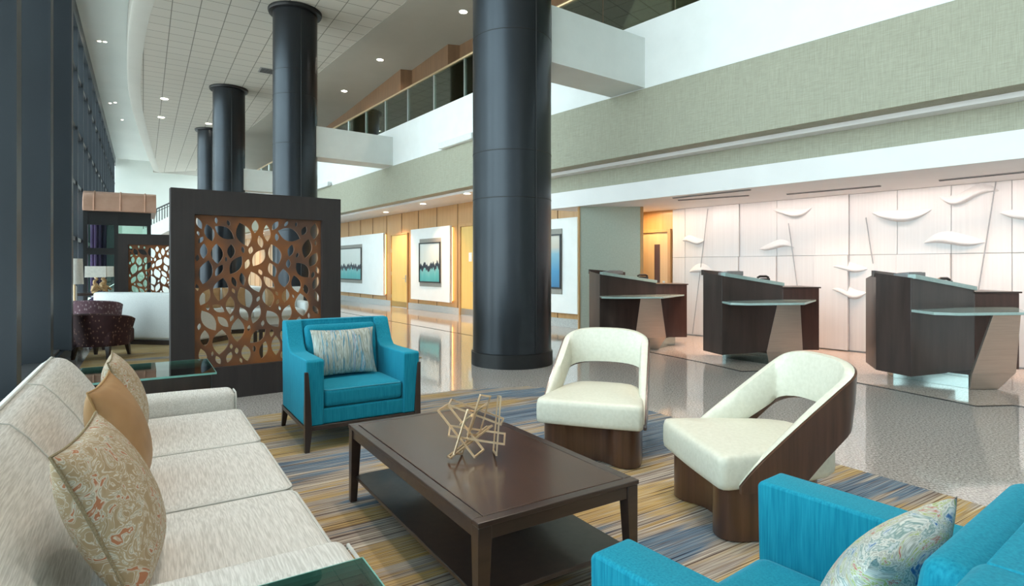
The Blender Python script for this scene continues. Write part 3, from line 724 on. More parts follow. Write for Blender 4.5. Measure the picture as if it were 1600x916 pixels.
# ================================================================== RECEPTION DESKS
def make_desk(loc, label):
    """local frame: world axes, origin on the floor under the front corner"""
    t = thing('reception_desk', label, 'desk', loc, 0, 'reception desks')
    Lp = Vector((-.12, .44)); Fp = Vector((0, 0)); Rp = Vector((1.06, .42)); Ep = Vector((1.62, .42)); Bp = Vector((1.62, 1.05)); Kp = Vector((.15, 1.05))
    zb = .15
    zl, zf, zr = 1.325, 1.275, 1.125
    # body: sloped top following L-F-R
    b = MB()
    poly = [Lp, Fp, Rp, Vector((1.06, 1.0)), Vector((.1, 1.0))]
    zt = [zl, zf, zr, 1.09, 1.25]
    n = len(poly)
    b.add([(p.x, p.y, zb) for p in poly] + [(p.x, p.y, z) for p, z in zip(poly, zt)], [tuple(range(n))[::-1], tuple(range(n, 2*n))] + [(i, (i+1) % n, n+(i+1) % n, n+i) for i in range(n)])
    b.build('body', 'desk', t, bevel=.004)
    # glass lip on the sloped front edge
    g = MB(); e = Vector((.38, -.92))*.03
    for (p, z0), (q, z1) in (((Fp+(Rp-Fp)*.03, zf-.01), (Rp, zr-.012)),):
        a = [Vector((p.x+e.x, p.y+e.y, z0)), Vector((q.x+e.x, q.y+e.y, z1)), Vector((q.x-e.x*2, q.y-e.y*2, z1)), Vector((p.x-e.x*2, p.y-e.y*2, z0))]
        g.add(a + [v+Vector((0, 0, .05)) for v in a], [(3, 2, 1, 0), (4, 5, 6, 7), (0, 1, 5, 4), (1, 2, 6, 5), (2, 3, 7, 6), (3, 0, 4, 7)])
    g.build('glass_lip', 'ledge', t, bevel=.003)
    # raised back gallery
    k = MB(); k.add([(-.10, .50, zl-.05), (.62, .95, 1.2), (.60, .98, 1.2), (-.12, .53, zl-.05), (-.10, .50, zl+.03), (.62, .95, 1.30), (.60, .98, 1.30), (-.12, .53, zl+.03)], [(0, 3, 2, 1), (4, 5, 6, 7), (0, 1, 5, 4), (1, 2, 6, 5), (2, 3, 7, 6), (3, 0, 4, 7)])
    k.build('back_gallery', 'tableframe', t, bevel=.003)
    # lower counter to the right
    MB().prism([(1.06, .42), (1.60, .42), (1.60, 1.0), (1.06, 1.0)], .16, 1.08).build('low_counter', 'deskred', t, bevel=.004)
    MB().prism([(1.05, .40), (1.62, .40), (1.62, 1.02), (1.05, 1.02)], 1.08, 1.10).build('counter_top', 'desk', t, bevel=.003)
    # projecting ledge
    lp = [(0.0, -.004), (-.03, -.40), (.16, -.50), (.97, -.40), (1.55, .41), (1.06, .41)]
    MB().prism(lp[:], .885, .915).build('ledge', 'ledge', t, bevel=.004)
    # bronze leg panel leaning under the ledge, folded in at the foot
    tp = [Vector((.60, -.40, .884)), Vector((.93, -.36, .884))]
    fo = [Vector((.56, -.17, .22)), Vector((1.08, -.13, .22))]
    ft = [Vector((.67, .0, .008)), Vector((.99, .0, .008))]
    back = Vector((.02, .05, 0))
    def sheet(name, q, m):
        a = [v for v in q] + [v+back for v in q]
        MB().add(a, [(0, 1, 2, 3), (7, 6, 5, 4), (0, 4, 5, 1), (1, 5, 6, 2), (2, 6, 7, 3), (3, 7, 4, 0)]).build(name, m, t, bevel=.002)
    sheet('bronze_panel', [tp[0], tp[1], fo[1], fo[0]], 'bronze')
    sheet('bronze_foot', [fo[0], fo[1], ft[1], ft[0]], 'bronze')
    # polished recessed plinth
    MB().prism([(.27, .71), (.70, .06), (1.0, .06), (1.45, .62), (1.45, .95), (.35, .95)], .006, .16).build('plinth', 'mirrorkick', t)
    return t
def monitor(loc, rz, label):
    t = thing('monitor', label, 'monitor', loc, rz, 'desk monitors')
    MB().box((-.09, -.07, 0), (.09, .07, .012)).build('stand', 'black', t, bevel=.004)
    b = MB().box((-.02, -.01, .01), (.02, .02, .08)); b.build('neck', 'black', t)
    MB().prism([(-.03, .05), (.0, .05), (.03, .17), (.0, .17)], -.2, .2, lambda a, b, e: (e, a, b)).build('screen', 'black', t, bevel=.005)
    return t
D3 = Vector((4.53, 6.54, 0))
dpos = [D3, Vector((2.97, 8.15, 0)), Vector((1.48, 9.72, 0))]
dl = ['nearest of the three dark wood reception desks, cut off by the right edge', 'middle dark wood reception desk with a bronze leg panel', 'farthest dark wood reception desk in front of the grey green wall']
desk0 = make_desk(dpos[0], dl[0])
dup(desk0, dpos[1], 0, dl[1]); dup(desk0, dpos[2], 0, dl[2])
ml = [('black monitor on the nearest reception desk', 'flat grey card reader on the nearest reception desk'), ('black monitor on the middle reception desk', 'flat grey card reader on the middle reception desk'), ('black monitor on the farthest reception desk', 'flat grey card reader on the farthest reception desk')]
for p, (a, b) in zip(dpos, ml):
    t = thing('desk_phone', a.replace('black monitor', 'low black telephone'), 'telephone', p+Vector((.86, .72, 1.158)), .3, 'desk telephones')
    MB().prism([(-.10, 0), (.10, 0), (.10, .02), (-.10, .07)], -.09, .09, lambda q, w, e: (e, q, w)).build('phone_base', 'black', t, bevel=.006)
    MB().tube([(-.10, -.05, .075), (-.06, -.05, .095), (.06, -.05, .095), (.10, -.05, .075)], .018, 8).build('handset', 'black', t, smooth=True)
    t = thing('card_reader', b, 'card reader', p+Vector((.30, .46, 1.29)), .4, 'desk card readers')
    MB().prism([(-.09, -.02), (.09, -.04), (.09, .025), (-.09, .045)], -.16, .16, lambda q, w, e: (e, q, w)).build('case', 'slot', t, bevel=.006)
    MB().prism([(-.07, .043), (.07, .03), (.07, .033), (-.07, .047)], -.12, .12, lambda q, w, e: (e, q, w)).build('screen', 'black', t)

# ================================================================== SOFA
def ring_rect(a, b, z, r=.05, n=5):
    """rounded rectangle polyline at height z"""
    x0, y0 = a; x1, y1 = b; out = []
    for cx, cy, a0 in ((x1-r, y1-r, 0), (x0+r, y1-r, PI/2), (x0+r, y0+r, PI), (x1-r, y0+r, 1.5*PI)):
        for i in range(n+1):
            q = a0 + PI/2*i/n; out.append((cx+r*math.cos(q), cy+r*math.sin(q), z))
    return out
sofa = thing('sofa', 'long pale heather grey sofa at the lower left, beside the windows', 'sofa', L(0, 3.0), A3)
T0, T1 = -1.42, 1.42          # local y extents (t = 3 + y)
bsp = [(-.60, .06), (-.62, .40), (-.60, .62), (-.555, .77), (-.50, .845), (-.45, .868), (-.39, .855), (-.34, .80), (-.27, .70), (-.19, .56), (-.12, .46), (-.08, .38), (-.08, .06)]
rings = []
cxs = sum(p[0] for p in bsp)/len(bsp); czs = sum(p[1] for p in bsp)/len(bsp)
for y, k in ((T0, .90), (T0+.012, .945), (T0+.04, .98), (T0+.09, 1), (-.75, 1.0), (-.4, 1), (0, 1), (.4, 1), (.75, 1), (T1-.09, 1), (T1-.04, .98), (T1-.012, .945), (T1, .90)):
    rings.append([(cxs+(a-cxs)*k, y, max(.06, czs+(b-czs)*k)) for a, b in bsp])
back = MB().loft(rings).build('backrest', 'sofa', sofa, smooth=True, angle=60, sub=1)
MB().tube([(-.452, y, .869-(.02 if abs(y) > 1.39 else 0)) for y in [T0+.02+i*(T1-T0-.04)/24 for i in range(25)]], .0065, 6).build('piping', 'piping', back, smooth=True)
for yy in (-.40, .38):
    MB().tube([(a+.004, yy, b+.003) for a, b in bsp[5:11]], .003, 5).build('seam', 'piping', back, smooth=True)
for (y0, y1) in ((T0, T0+.20), (T1-.20, T1)):
    arm = MB().soft((-.56, y0, .06), (.52, y1, .575), .045, .012, 8).build('arm', 'sofa', sofa, smooth=True, angle=60)
    loop = []
    for i in range(0, 25):
        q = i/24
        loop.append((.515, y0+.03+(y1-y0-.06)*q, .545 - (.012 if i in (0, 24) else 0)))
    pts = [(.522, y0+.018, .10), (.522, y0+.018, .53), (.522, y0+.045, .558), (.522, y1-.045, .558), (.522, y1-.018, .53), (.522, y1-.018, .10)]
    MB().tube(pts, .006, 6).build('piping', 'piping', arm, smooth=True)
MB().soft((-.5, T0+.1, .06), (.50, T1-.1, .31), .02).build('base', 'sofa', sofa, smooth=True, angle=60)
ys = [T0+.202, -.43, .36, T1-.202]
for y0, y1 in zip(ys[:-1], ys[1:]):
    cu = MB().soft((-.22, y0+.003, .31), (.55, y1-.003, .462), .045, .022, 10).build('seat_cushion', 'sofa', sofa, smooth=True, angle=60)
    MB().tube(ring_rect((-.205, y0+.012), (.540, y1-.012), .452, .045), .0055, 6, True).build('piping', 'piping', cu, smooth=True)
for x in (-.5, .42):
    for y in (T0+.08, T1-.08):
        MB().box((x-.03, y-.03, 0.01), (x+.03, y+.03, .06)).build('leg', 'espresso', sofa, bevel=.005)

def pillow_mb(w, h, th, n=18, pinch=.07, puff=.5):
    mb = MB(); vs = []; idx = {}
    for side in (1, -1):
        for i in range(n+1):
            for j in range(n+1):
                u = -1+2*i/n; v = -1+2*j/n
                u = math.sin(u*PI/2)*.55+u*.45; v = math.sin(v*PI/2)*.55+v*.45
                edge = i in (0, n) or j in (0, n)
                if side < 0 and edge: continue
                x = u*w/2*(1-pinch*(1-v*v)); y = v*h/2*(1-pinch*(1-u*u))
                z = side*th/2*((1-u*u)*(1-v*v))**puff
                idx[(side, i, j)] = len(vs); vs.append((x, y, z))
    g = lambda s, i, j: idx[(s, i, j)] if (s, i, j) in idx else idx[(1, i, j)]
    fs = []
    for s in (1, -1):
        for i in range(n):
            for j in range(n):
                q = (g(s, i, j), g(s, i+1, j), g(s, i+1, j+1), g(s, i, j+1)); fs.append(q if s > 0 else q[::-1])
    mb.add(vs, fs)
    loop = [vs[idx[(1, i, 0)]] for i in range(n)] + [vs[idx[(1, n, j)]] for j in range(n)] + [vs[idx[(1, n-i, n)]] for i in range(n)] + [vs[idx[(1, 0, n-j)]] for j in range(n)]
    return mb, loop
def pillow(label, mat, pipe, w, h, th, mat4, group=None, pr=.006):
    """mat4: pillow x = width, y = up, z = front normal"""
    mb, loop = pillow_mb(w, h, th)
    t = thing('throw_pillow', label, 'pillow', (0, 0, 0), 0, group)
    t.matrix_world = mat4
    mb.build('cover', mat, t, smooth=True, angle=80)
    if pipe: MB().tube(loop, pr, 6, True).build('piping', pipe, t, smooth=True)
    return t
def frame_mat(center, xdir, up_hint, lean):
    """stand a pillow up: x along xdir, y up tilted back by lean, z = front"""
    x = Vector(xdir).normalized(); z = x.cross(Vector((0, 0, 1))).normalized()
    y = Vector((0, 0, 1))
    R = Matrix.Rotation(-lean, 3, x)
    y = R @ y; z = R @ z
    m = Matrix.Identity(4)
    for i in range(3): m[i][0] = x[i]; m[i][1] = y[i]; m[i][2] = z[i]; m[i][3] = center[i]
    return m
def stand(s, t, z, rot=0, lean=.3):
    x = d3*1.0
    x = Matrix.Rotation(rot, 3, 'Z') @ x            # x = d3 -> front normal = d3 x Z = n3
    return frame_mat(L(s, t, z), x, None, lean)
M['paisleypipe'] = pm('olive_cord', (.20, .15, .08), (.30, .24, .15), .7, scale=(200, 200, 200))
M['goldpipe'] = pm('gold_cord', (.40, .23, .09), None, .6)
pillow('paisley patterned pillow nearest the viewer on the grey sofa', 'paisley', 'paisleypipe', .49, .47, .20, stand(-.07, 2.03, .716, -.13, .40), None, .0042)
pillow('plain tan silk pillow between the two paisley ones on the sofa', 'goldpillow', 'goldpipe', .50, .47, .19, stand(-.08, 2.84, .716, -.09, .30), None, .0042)
pillow('paisley patterned pillow at the far end of the sofa behind the tan one', 'paisley', 'paisleypipe', .48, .46, .18, stand(-.08, 3.70, .706, .0, .30), None, .0042)

# ================================================================== END TABLES
def end_table(s0, s1, t0, t1, label, z=.60):
    c = L((s0+s1)/2, (t0+t1)/2, .0105); hw = (s1-s0)/2; hd = (t1-t0)/2
    t = thing('end_table', label, 'table', c, A3, None)
    MB().soft((-hw+.03, -hd+.03, z-.22), (hw-.03, hd-.03, z-.012), .012, 0, 2).build('apron', 'espresso', t, smooth=True)
    for x in (-hw+.06, hw-.06):
        for y in (-hd+.06, hd-.06):
            MB().box((x-.03, y-.03, 0), (x+.03, y+.03, z-.22)).build('leg', 'espresso', t, bevel=.004)
    MB().box((-hw+.05, -hd+.05, .14), (hw-.05, hd-.05, .165)).build('shelf', 'espresso', t, bevel=.003)
    g = MB().box((-hw, -hd, z-.010), (hw, hd, z+.004)).build('glass_top', 'clearglass', t, bevel=.002)
    e = MB()
    for a in ((-hw-.001, -hd-.001, hw+.001, -hd+.003), (-hw-.001, hd-.003, hw+.001, hd+.001), (-hw-.001, -hd, -hw+.003, hd), (hw-.003, -hd, hw+.001, hd)):
        e.box((a[0], a[1], z-.010), (a[2], a[3], z+.004))
    e.build('glass_edge', 'glassedge', g)
    return t
end_table(-.26, .50, .74, 1.53, 'dark end table with a glass top in the bottom foreground beside the sofa arm', .60)
end_table(-.40, .46, 4.80, 5.56, 'dark end table with a glass top between the sofa and the tall partition', .60)

# ================================================================== COFFEE TABLE
cs0, cs1, ct0, ct1 = 1.025, 1.835, 1.83, 3.41
ct = thing('coffee_table', 'long dark walnut coffee table with a lower shelf on the striped carpet', 'table', L((cs0+cs1)/2, (ct0+ct1)/2, .01), A3)
hw, hd = (cs1-cs0)/2, (ct1-ct0)/2
HT = .455
MB().box((-hw+.05, -hd+.05, HT-.018), (hw-.05, hd-.05, HT)).build('top_panel', pm('walnut_table_panel', (.050, .028, .021), (.085, .045, .032), .22, 0, scale=(24, 1.6, 24), detail=6, lo=.3, hi=.7, coat=.15), ct, bevel=.002)
bd = MB()
for q in ((-hw, -hd, hw, -hd+.046), (-hw, hd-.046, hw, hd), (-hw, -hd+.046, -hw+.046, hd-.046), (hw-.046, -hd+.046, hw, hd-.046)):
    bd.box((q[0], q[1], HT-.02), (q[2], q[3], HT))
bd.build('top_border', 'tableframe', ct, bevel=.003)
ap = MB()
for q in ((-hw+.012, -hd+.012, hw-.012, -hd+.035), (-hw+.012, hd-.035, hw-.012, hd-.012), (-hw+.012, -hd+.035, -hw+.035, hd-.035), (hw-.035, -hd+.035, hw-.012, hd-.035)):
    ap.box((q[0], q[1], HT-.075), (q[2], q[3], HT-.02))
ap.build('apron', 'tableframe', ct, bevel=.002)
for sx in (-1, 1):
    for sy in (-1, 1):
        x0, y0 = sx*(hw-.004), sy*(hd-.004)
        def sq(k, z): return [(x0, y0, z), (x0-sx*k, y0, z), (x0-sx*k, y0-sy*k, z), (x0, y0-sy*k, z)]
        MB().loft([sq(.038, 0), sq(.048, .18), sq(.058, HT-.076), sq(.058, HT-.021)]).build('leg', 'tableframe', ct, bevel=.003)
MB().box((-hw+.03, -hd+.03, .135), (hw-.03, hd-.03, .155)).build('shelf', 'espresso', ct, bevel=.003)

# ---- geometric sculpture of open rectangles
Ysc = 2.84
def sp(zx, zy, dy=0):
    px = 640 + zx/5.7231; py = 580 + zy/5.7231
    Y = Ysc + dy
    return Vector(((px-CX)/F*Y, Y, H-(py-CY)/F*Y))
scl = [  # rectangles: four corners as seen, with their own depths in metres
    [(632, 215, -.02), (722, 226, .05), (622, 575, .07), (520, 565, 0)],
    [(790, 225, .08), (815, 232, -.06), (777, 752, -.07), (748, 752, .07)],
    [(362, 490, .10), (852, 560, .05), (845, 655, -.06), (350, 580, -.02)],
    [(340, 300, .08), (255, 355, .0), (580, 770, -.09), (660, 705, -.02)],
    [(375, 255, .12), (838, 425, .10), (815, 478, .0), (350, 303, .02)],
    [(520, 350, -.05), (600, 362, .06), (468, 792, .02), (398, 742, -.10)],
    [(345, 765, -.06), (365, 778, -.10), (735, 490, .10), (690, 498, .13)],
    [(700, 285, .12), (640, 330, .02), (455, 480, -.02), (470, 460, .11)],
]
base = Vector((-.20, 2.86, .465))
sculpt = thing('rectangle_sculpture', 'gold sculpture of interlocking open rectangles on the coffee table', 'sculpture', base)
zmin = 9
allp = []
for q in scl:
    allp.append([sp(*c) for c in q])
zmin = min(p.z for q in allp for p in q)
for q in allp:
    mb = MB(); P = [p - base for p in q]
    for p in P: p.z = max(p.z, .006)
    for a, b in zip(P, P[1:]+P[:1]):
        d = (b-a).normalized()*.003
        mb.bar(a-d, b+d, .0082)
    mb.build('open_rectangle', 'gold', sculpt)

# ================================================================== BLUE ARMCHAIRS
def make_armchair(loc, rz, label):
    """front towards local -y"""
    t = thing('armchair', label, 'armchair', loc, rz, 'turquoise armchairs')
    w, d = .455, .435
    prof = [(-d, .20), (-d-.01, .685), (-d+.005, .70), (.02, .695), (.13, .70), (.19, .745), (.25, .85), (.285, .92), (.30, .935), (.40, .935), (.43, .925), (.435, .86), (.40, .20)]
    for sx in (-1, 1):
        x0, x1 = (w-.135, w) if sx > 0 else (-w, -w+.135)
        MB().prism(prof, x0, x1, lambda a, b, e: (e, a, b)).build('arm', 'blue', t, bevel=.022, seg=4, angle=60)
    br = [(.28, .20), (.24, .50), (.295, .88), (.305, .925), (.30, .937), (.40, .937), (.428, .925), (.433, .86), (.40, .20)]
    MB().prism(br, -w+.12, w-.12, lambda a, b, e: (e, a, b)).build('backrest', 'blue', t, bevel=.015, seg=3, angle=60)
    bc = MB().soft((-w+.145, .02, .45), (w-.145, .12, .90), .04, 0, 8)
    th = math.radians(-9)
    bc.v = [(x, .215+(y-.07)*math.cos(th)-(z-.66)*math.sin(th), .66+(y-.07)*math.sin(th)+(z-.66)*math.cos(th)) for x, y, z in bc.v]
    bc = bc.build('back_cushion', 'blue', t, smooth=True, angle=60)
    sc = MB().soft((-w+.137, -d+.01, .325), (w-.137, .12, .465), .035, .015, 8).build('seat_cushion', 'blue', t, smooth=True, angle=60)
    MB().tube(ring_rect((-w+.148, -d+.018), (w-.148, .11), .455, .03), .005, 6, True).build('piping', 'bluepiping', sc, smooth=True)
    MB().soft((-w+.12, -d+.015, .20), (w-.12, .3, .32), .012).build('seat_base', 'blue', t, smooth=True, angle=60)
    fr = MB()
    for q in ((-w-.004, -d-.004, w+.004, -d+.03), (-w-.004, .36, w+.004, .405), (-w-.004, -d+.03, -w+.03, .36), (w-.03, -d+.03, w+.004, .36)):
        fr.box((q[0], q[1], .165), (q[2], q[3], .20))
    fr.build('frame', 'espresso', t, bevel=.003)
    for sx in (-1, 1):
        # front leg runs up the arm corner
        def sq(k, k2, z, o=.008, fy=-d-.018):
            x0 = sx*(w+o); return [(x0, fy, z), (x0-sx*k, fy, z), (x0-sx*k, fy+k2, z), (x0, fy+k2, z)]
        MB().loft([sq(.034, .036, .01), sq(.052, .052, .165), sq(.050, .050, .22), sq(.040, .036, .42), sq(.026, .03, .60), sq(.022, .028, .612)]).build('leg', 'espresso', t, bevel=.002)
        def sq2(k, z, yy):
            x0 = sx*(w+.004); return [(x0, yy, z), (x0-sx*k, yy, z), (x0-sx*k, yy-k, z), (x0, yy-k, z)]
        MB().loft([sq2(.032, .01, .455), sq2(.05, .17, .42), sq2(.05, .20, .415)]).build('leg', 'espresso', t, bevel=.002)
    return t
arm0 = make_armchair(L(1.475, 4.885), A3, 'turquoise velvet armchair facing us at the far end of the coffee table')
NEAR_ROT = A3 + PI + math.radians(5)
near_c = L(1.418, .69)
dup(arm0, near_c, NEAR_ROT, 'turquoise velvet armchair seen from behind in the lower right corner')
def on_chair(c, rz, x, y, z, lean, yaw=0):
    R = Matrix.Rotation(rz, 3, 'Z')
    pos = Vector(c) + R @ Vector((x, y, z))
    xd = R @ (Matrix.Rotation(yaw, 3, 'Z') @ Vector((1, 0, 0)))       # front normal = x cross Z = -y
    return frame_mat(pos, xd, None, lean)
pillow('blue and grey striped pillow on the far turquoise armchair', 'stripepillow', None, .54, .40, .16, on_chair(L(1.475, 4.885), A3, -.03, .03, .678, .28))
pillow('multicoloured swirl pillow on the near turquoise armchair', 'swirlpillow', None, .52, .38, .17, on_chair(near_c, NEAR_ROT, -.03, .02, .655, .45, .0))

# ================================================================== CREAM CHAIRS
def make_cream(loc, rz, label):
    """front towards local -y, origin under seat middle"""
    t = thing('lounge_chair', label, 'chair', loc, rz, 'cream leather chairs')
    # seat : wide square front, rounded narrower rear
    def seat_ring(k, z, grow=0):
        pts = []
        fr = [(-.37, -.385), (0, -.40), (.37, -.385)]
        pts += [(-.377, -.35), (-.370, -.38), (-.345, -.393), (-.15, -.40), (0, -.402), (.15, -.40), (.345, -.393), (.370, -.38), (.377, -.35)]
        pts += [(.36, -.2), (.335, .0), (.305, .16), (.27, .27), (.215, .345), (.14, .375), (0, .385), (-.14, .375), (-.215, .345), (-.27, .27), (-.305, .16), (-.335, .0), (-.36, -.2)]
        return [(x*k, y*k, z) for x, y in pts]
    s = MB().loft([seat_ring(.90, .275), seat_ring(.965, .276), seat_ring(.99, .285), seat_ring(1, .31), seat_ring(1.002, .36), seat_ring(1, .412), seat_ring(.988, .434), seat_ring(.965, .446), seat_ring(.90, .453), seat_ring(.5, .462), seat_ring(.1, .466)])
    s.build('seat', 'cream', t, smooth=True, angle=50)
    # wood base : straight front with a concave dip, following the sides
    half = [(0, -.245), (.07, -.255), (.13, -.29), (.18, -.335), (.24, -.355), (.295, -.345), (.33, -.31), (.345, -.25), (.34, -.1), (.32, .06), (.28, .18), (.20, .25), (.10, .28), (0, .285)]
    bp = half + [(-x, y) for x, y in half[-2:0:-1]]
    bp = spline([Vector(p)[:] for p in bp + bp[:1]], 4)[:-1]
    MB().loft([[(x, y, z) for x, y in bp] for z in (.006, .012, .278)]).build('base', 'chairwood', t, smooth=True, angle=50)
    # wrap-round shell: horseshoe path, slanted top edge, open at the seat rear
    path = []
    for i in range(49):
        q = -1+2*i/48
        a = q*PI*.5
        # parametrised from right front (q=-1) round the rear to left front (q=1)
        aq = abs(q)
        if aq > .42:
            f = (aq-.42)/.58
            x = math.copysign(.335+.035*f, q); y = .27 - .56*f
        else:
            b = (aq/.42)*PI/2
            x = math.copysign(.335*math.sin(b)**.75, q); y = .27 + .125*math.cos(b)**.8
        path.append((x, y, aq))
    def zt(y, aq): 
        d = (y+.29)/.685
        return .30 + .575*min(1, max(0, d))**.92
    def zbo(y, aq):
        d = (y+.29)/.685
        return max(.262, -.06 + .665*min(1, max(0, d))**1.0)
    def lean(z, y): return max(0, z-.40)*.10
    out_r, in_r = [], []
    shell = MB(); pad = MB(); rs = []; rp = []
    for k, (x, y, aq) in enumerate(path):
        x2, y2, _ = path[min(k+1, 48)]; x1, y1, _ = path[max(k-1, 0)]
        nx, ny = (y2-y1), -(x2-x1); l = math.hypot(nx, ny); nx, ny = nx/l, ny/l
        if nx*x + ny*(y-.0) < 0: nx, ny = -nx, -ny
        a, b = zt(y, aq), zbo(y, aq)
        def P(off, z): return (x+nx*off, y+ny*off + lean(z, y), z)
        rs.append([P(.0, b), P(.018, b), P(.022, b+(a-b)*.5), P(.018, a), P(.0, a)])
        # padding inside: bottom edge of the opening higher at the back
        pb = max(b+.004, .36 + max(0, (y-.02)/.37)*.245)
        pb = min(pb, a-.01)
        th = .055*min(1, .35+(1-aq)*1.6)
        rp.append([P(-.002, pb), P(-th*.7, pb+.006), P(-th, pb+(a-pb)*.25), P(-th, pb+(a-pb)*.75), P(-th*.75, a+.006), P(-.012, a+.013), P(.006, a+.006), P(-.002, a-.004)])
    shell.loft(rs, True, True); pad.loft(rp, True, True)
    shell.build('shell', 'chairwood', t, smooth=True, angle=50)
    pad.build('backrest_pad', 'cream', t, smooth=True, angle=60)
    return t
cr0 = make_cream(Vector((.65, 4.36, .01)), math.radians(-19), 'cream leather chair with walnut base standing between column and coffee table')
dup(cr0, Vector((1.37, 3.27, .01)), -PI/2 + .13, 'cream leather chair seen from the side, right of the coffee table')

# ================================================================== PIERCED PARTITIONS
PW, PH, PT = 1.745, 2.2, .13
OX0, OX1, OZ0, OZ1 = .212, 1.526, .34, 1.94
def leaf(cx, cz, a, b, rot, n=9):
    pts = []
    for i in range(n): 
        y = -b + 2*b*i/n; pts.append((a*(1-(y/b)**2)*(1 if i else 1), y))
    for i in range(n): 
        y = b - 2*b*i/n; pts.append((-a*(1-(y/b)**2), y))
    c, s = math.cos(rot), math.sin(rot)
    return [(cx + x*c - y*s, cz + x*s + y*c) for x, y in pts]
def inside(px, pz, lf, g):
    cx, cz, a, b, rot = lf
    dx, dz = px-cx, pz-cz; c, s = math.cos(rot), math.sin(rot)
    x = dx*c + dz*s; y = -dx*s + dz*c
    bb = b+g*1.4; aa = a+g
    return abs(y) < bb and abs(x) < aa*(1-(y/bb)**2) + g*.25
def make_leaves():
    rnd = random.Random(11); out = []
    gap = .0155
    w, h = OX1-OX0, OZ1-OZ0
    sizes = [(.072, .122), (.060, .112), (.050, .098), (.042, .080), (.034, .066), (.027, .050), (.020, .038), (.015, .030)]
    tries = [60, 140, 300, 700, 1000, 1800, 2200, 700]
    for (a, b), n in zip(sizes, tries):
        for _ in range(n):
            x = rnd.uniform(.02, w-.02); z = rnd.uniform(.02, h-.02); rot = rnd.gauss(0, .36)
            k = rnd.uniform(.88, 1.12); lf = (x, z, a*k*rnd.uniform(.8, 1.05), b*k, rot)
            P = leaf(*lf)
            if any(p[0] < .012 or p[0] > w-.012 or p[1] < .012 or p[1] > h-.012 for p in P): continue
            if any(abs(x-o[0]) < .26 and abs(z-o[1]) < .26 and (any(inside(p[0], p[1], o, gap) for p in P) or any(inside(p[0], p[1], lf, gap) for p in leaf(*o))) for o in out): continue
            out.append(lf)
    return out
def screen_mesh():
    cu = bpy.data.curves.new('pierced_screen', 'CURVE'); cu.dimensions = '2D'; cu.fill_mode = 'BOTH'; cu.extrude = .012
    w, h = OX1-OX0, OZ1-OZ0
    def spl(pts):
        s = cu.splines.new('POLY'); s.points.add(len(pts)-1); s.use_cyclic_u = True
        for p, q in zip(s.points, pts): p.co = (q[0], q[1], 0, 1)
    spl([(0, 0), (w, 0), (w, h), (0, h)])
    for lf in make_leaves(): spl(leaf(*lf))
    o = bpy.data.objects.new('pierced_screen', cu); COL.objects.link(o)
    dg = bpy.context.evaluated_depsgraph_get()
    me = bpy.data.meshes.new_from_object(o.evaluated_get(dg))
    bpy.data.objects.remove(o); bpy.data.curves.remove(cu)
    me.name = 'pierced_screen'
    me.materials.clear(); me.materials.append(M['screen'])
    return me
ang = math.atan2(.6, .803)
part = thing('partition', 'tall dark framed partition with a rust brown leaf pierced screen behind the end table', 'partition', (-3.43, 5.79, 0), ang, 'pierced partitions')
fm = MB()
for q in ((0, 0, OX0, PH), (OX1, 0, PW, PH), (OX0, 0, OX1, OZ0), (OX0, OZ1, OX1, PH)):
    fm.box((q[0], 0, q[1]), (q[2], PT, q[3]))
fm.build('frame', 'partition', part)
me = screen_mesh()
so = bpy.data.objects.new('pierced_screen', me); COL.objects.link(so); so.parent = part
so.matrix_local = Matrix.Translation((OX0, PT*.55, OZ0)) @ Matrix.Rotation(PI/2, 4, 'X')
dup(part, (-9.48, 13.85, 0), A3, 'smaller looking second pierced partition far behind, left of the first')

# ================================================================== FAR LOUNGE
def tub_chair(loc, rz, label, mat, h=.70):
    t = thing('tub_chair', label, 'armchair', loc, rz, 'patterned tub chairs')
    rs = []
    for i in range(33):
        q = -1+2*i/32; a = q*PI*.62
        x = .40*math.sin(a)*1.05; y = .36*math.cos(a)
        nx, ny = math.sin(a), math.cos(a)
        zt = h - .10*abs(q)**2
        P = lambda off, z: (x*(.80+.2*min(1, z/.6))+nx*off, y*(.80+.2*min(1, z/.6))+ny*off, z)
        rs.append([P(-.09, .2), P(0, .2), P(.015, .45), P(.03, zt-.02), P(.0, zt), P(-.06, zt), P(-.09, zt-.03)])
    MB().loft(rs).build('shell', mat, t, smooth=True, angle=60)
    MB().soft((-.30, -.36, .20), (.30, .28, .44), .05, .02, 6).build('seat_cushion', mat, t, smooth=True)
    for sx in (-1, 1):
        for y in (-.28, .26):
            MB().loft([[(sx*.25+a, y+b, 0.01) for a, b in ((-.018, -.018), (.018, -.018), (.018, .018), (-.018, .018))], [(sx*.23+a, y*.9+b, .2) for a, b in ((-.03, -.03), (.03, -.03), (.03, .03), (-.03, .03))]]).build('leg', 'espresso', t)
    return t
tub_chair(Vector((-6.27, 8.80, .01)), math.radians(185), 'dark maroon dotted tub chair seen from behind near the window sill', 'maroon')
tub_chair(Vector((-7.1, 9.72, .01)), math.radians(200), 'mauve dotted tub chair beyond the maroon one near the windows', 'mauve', .84)
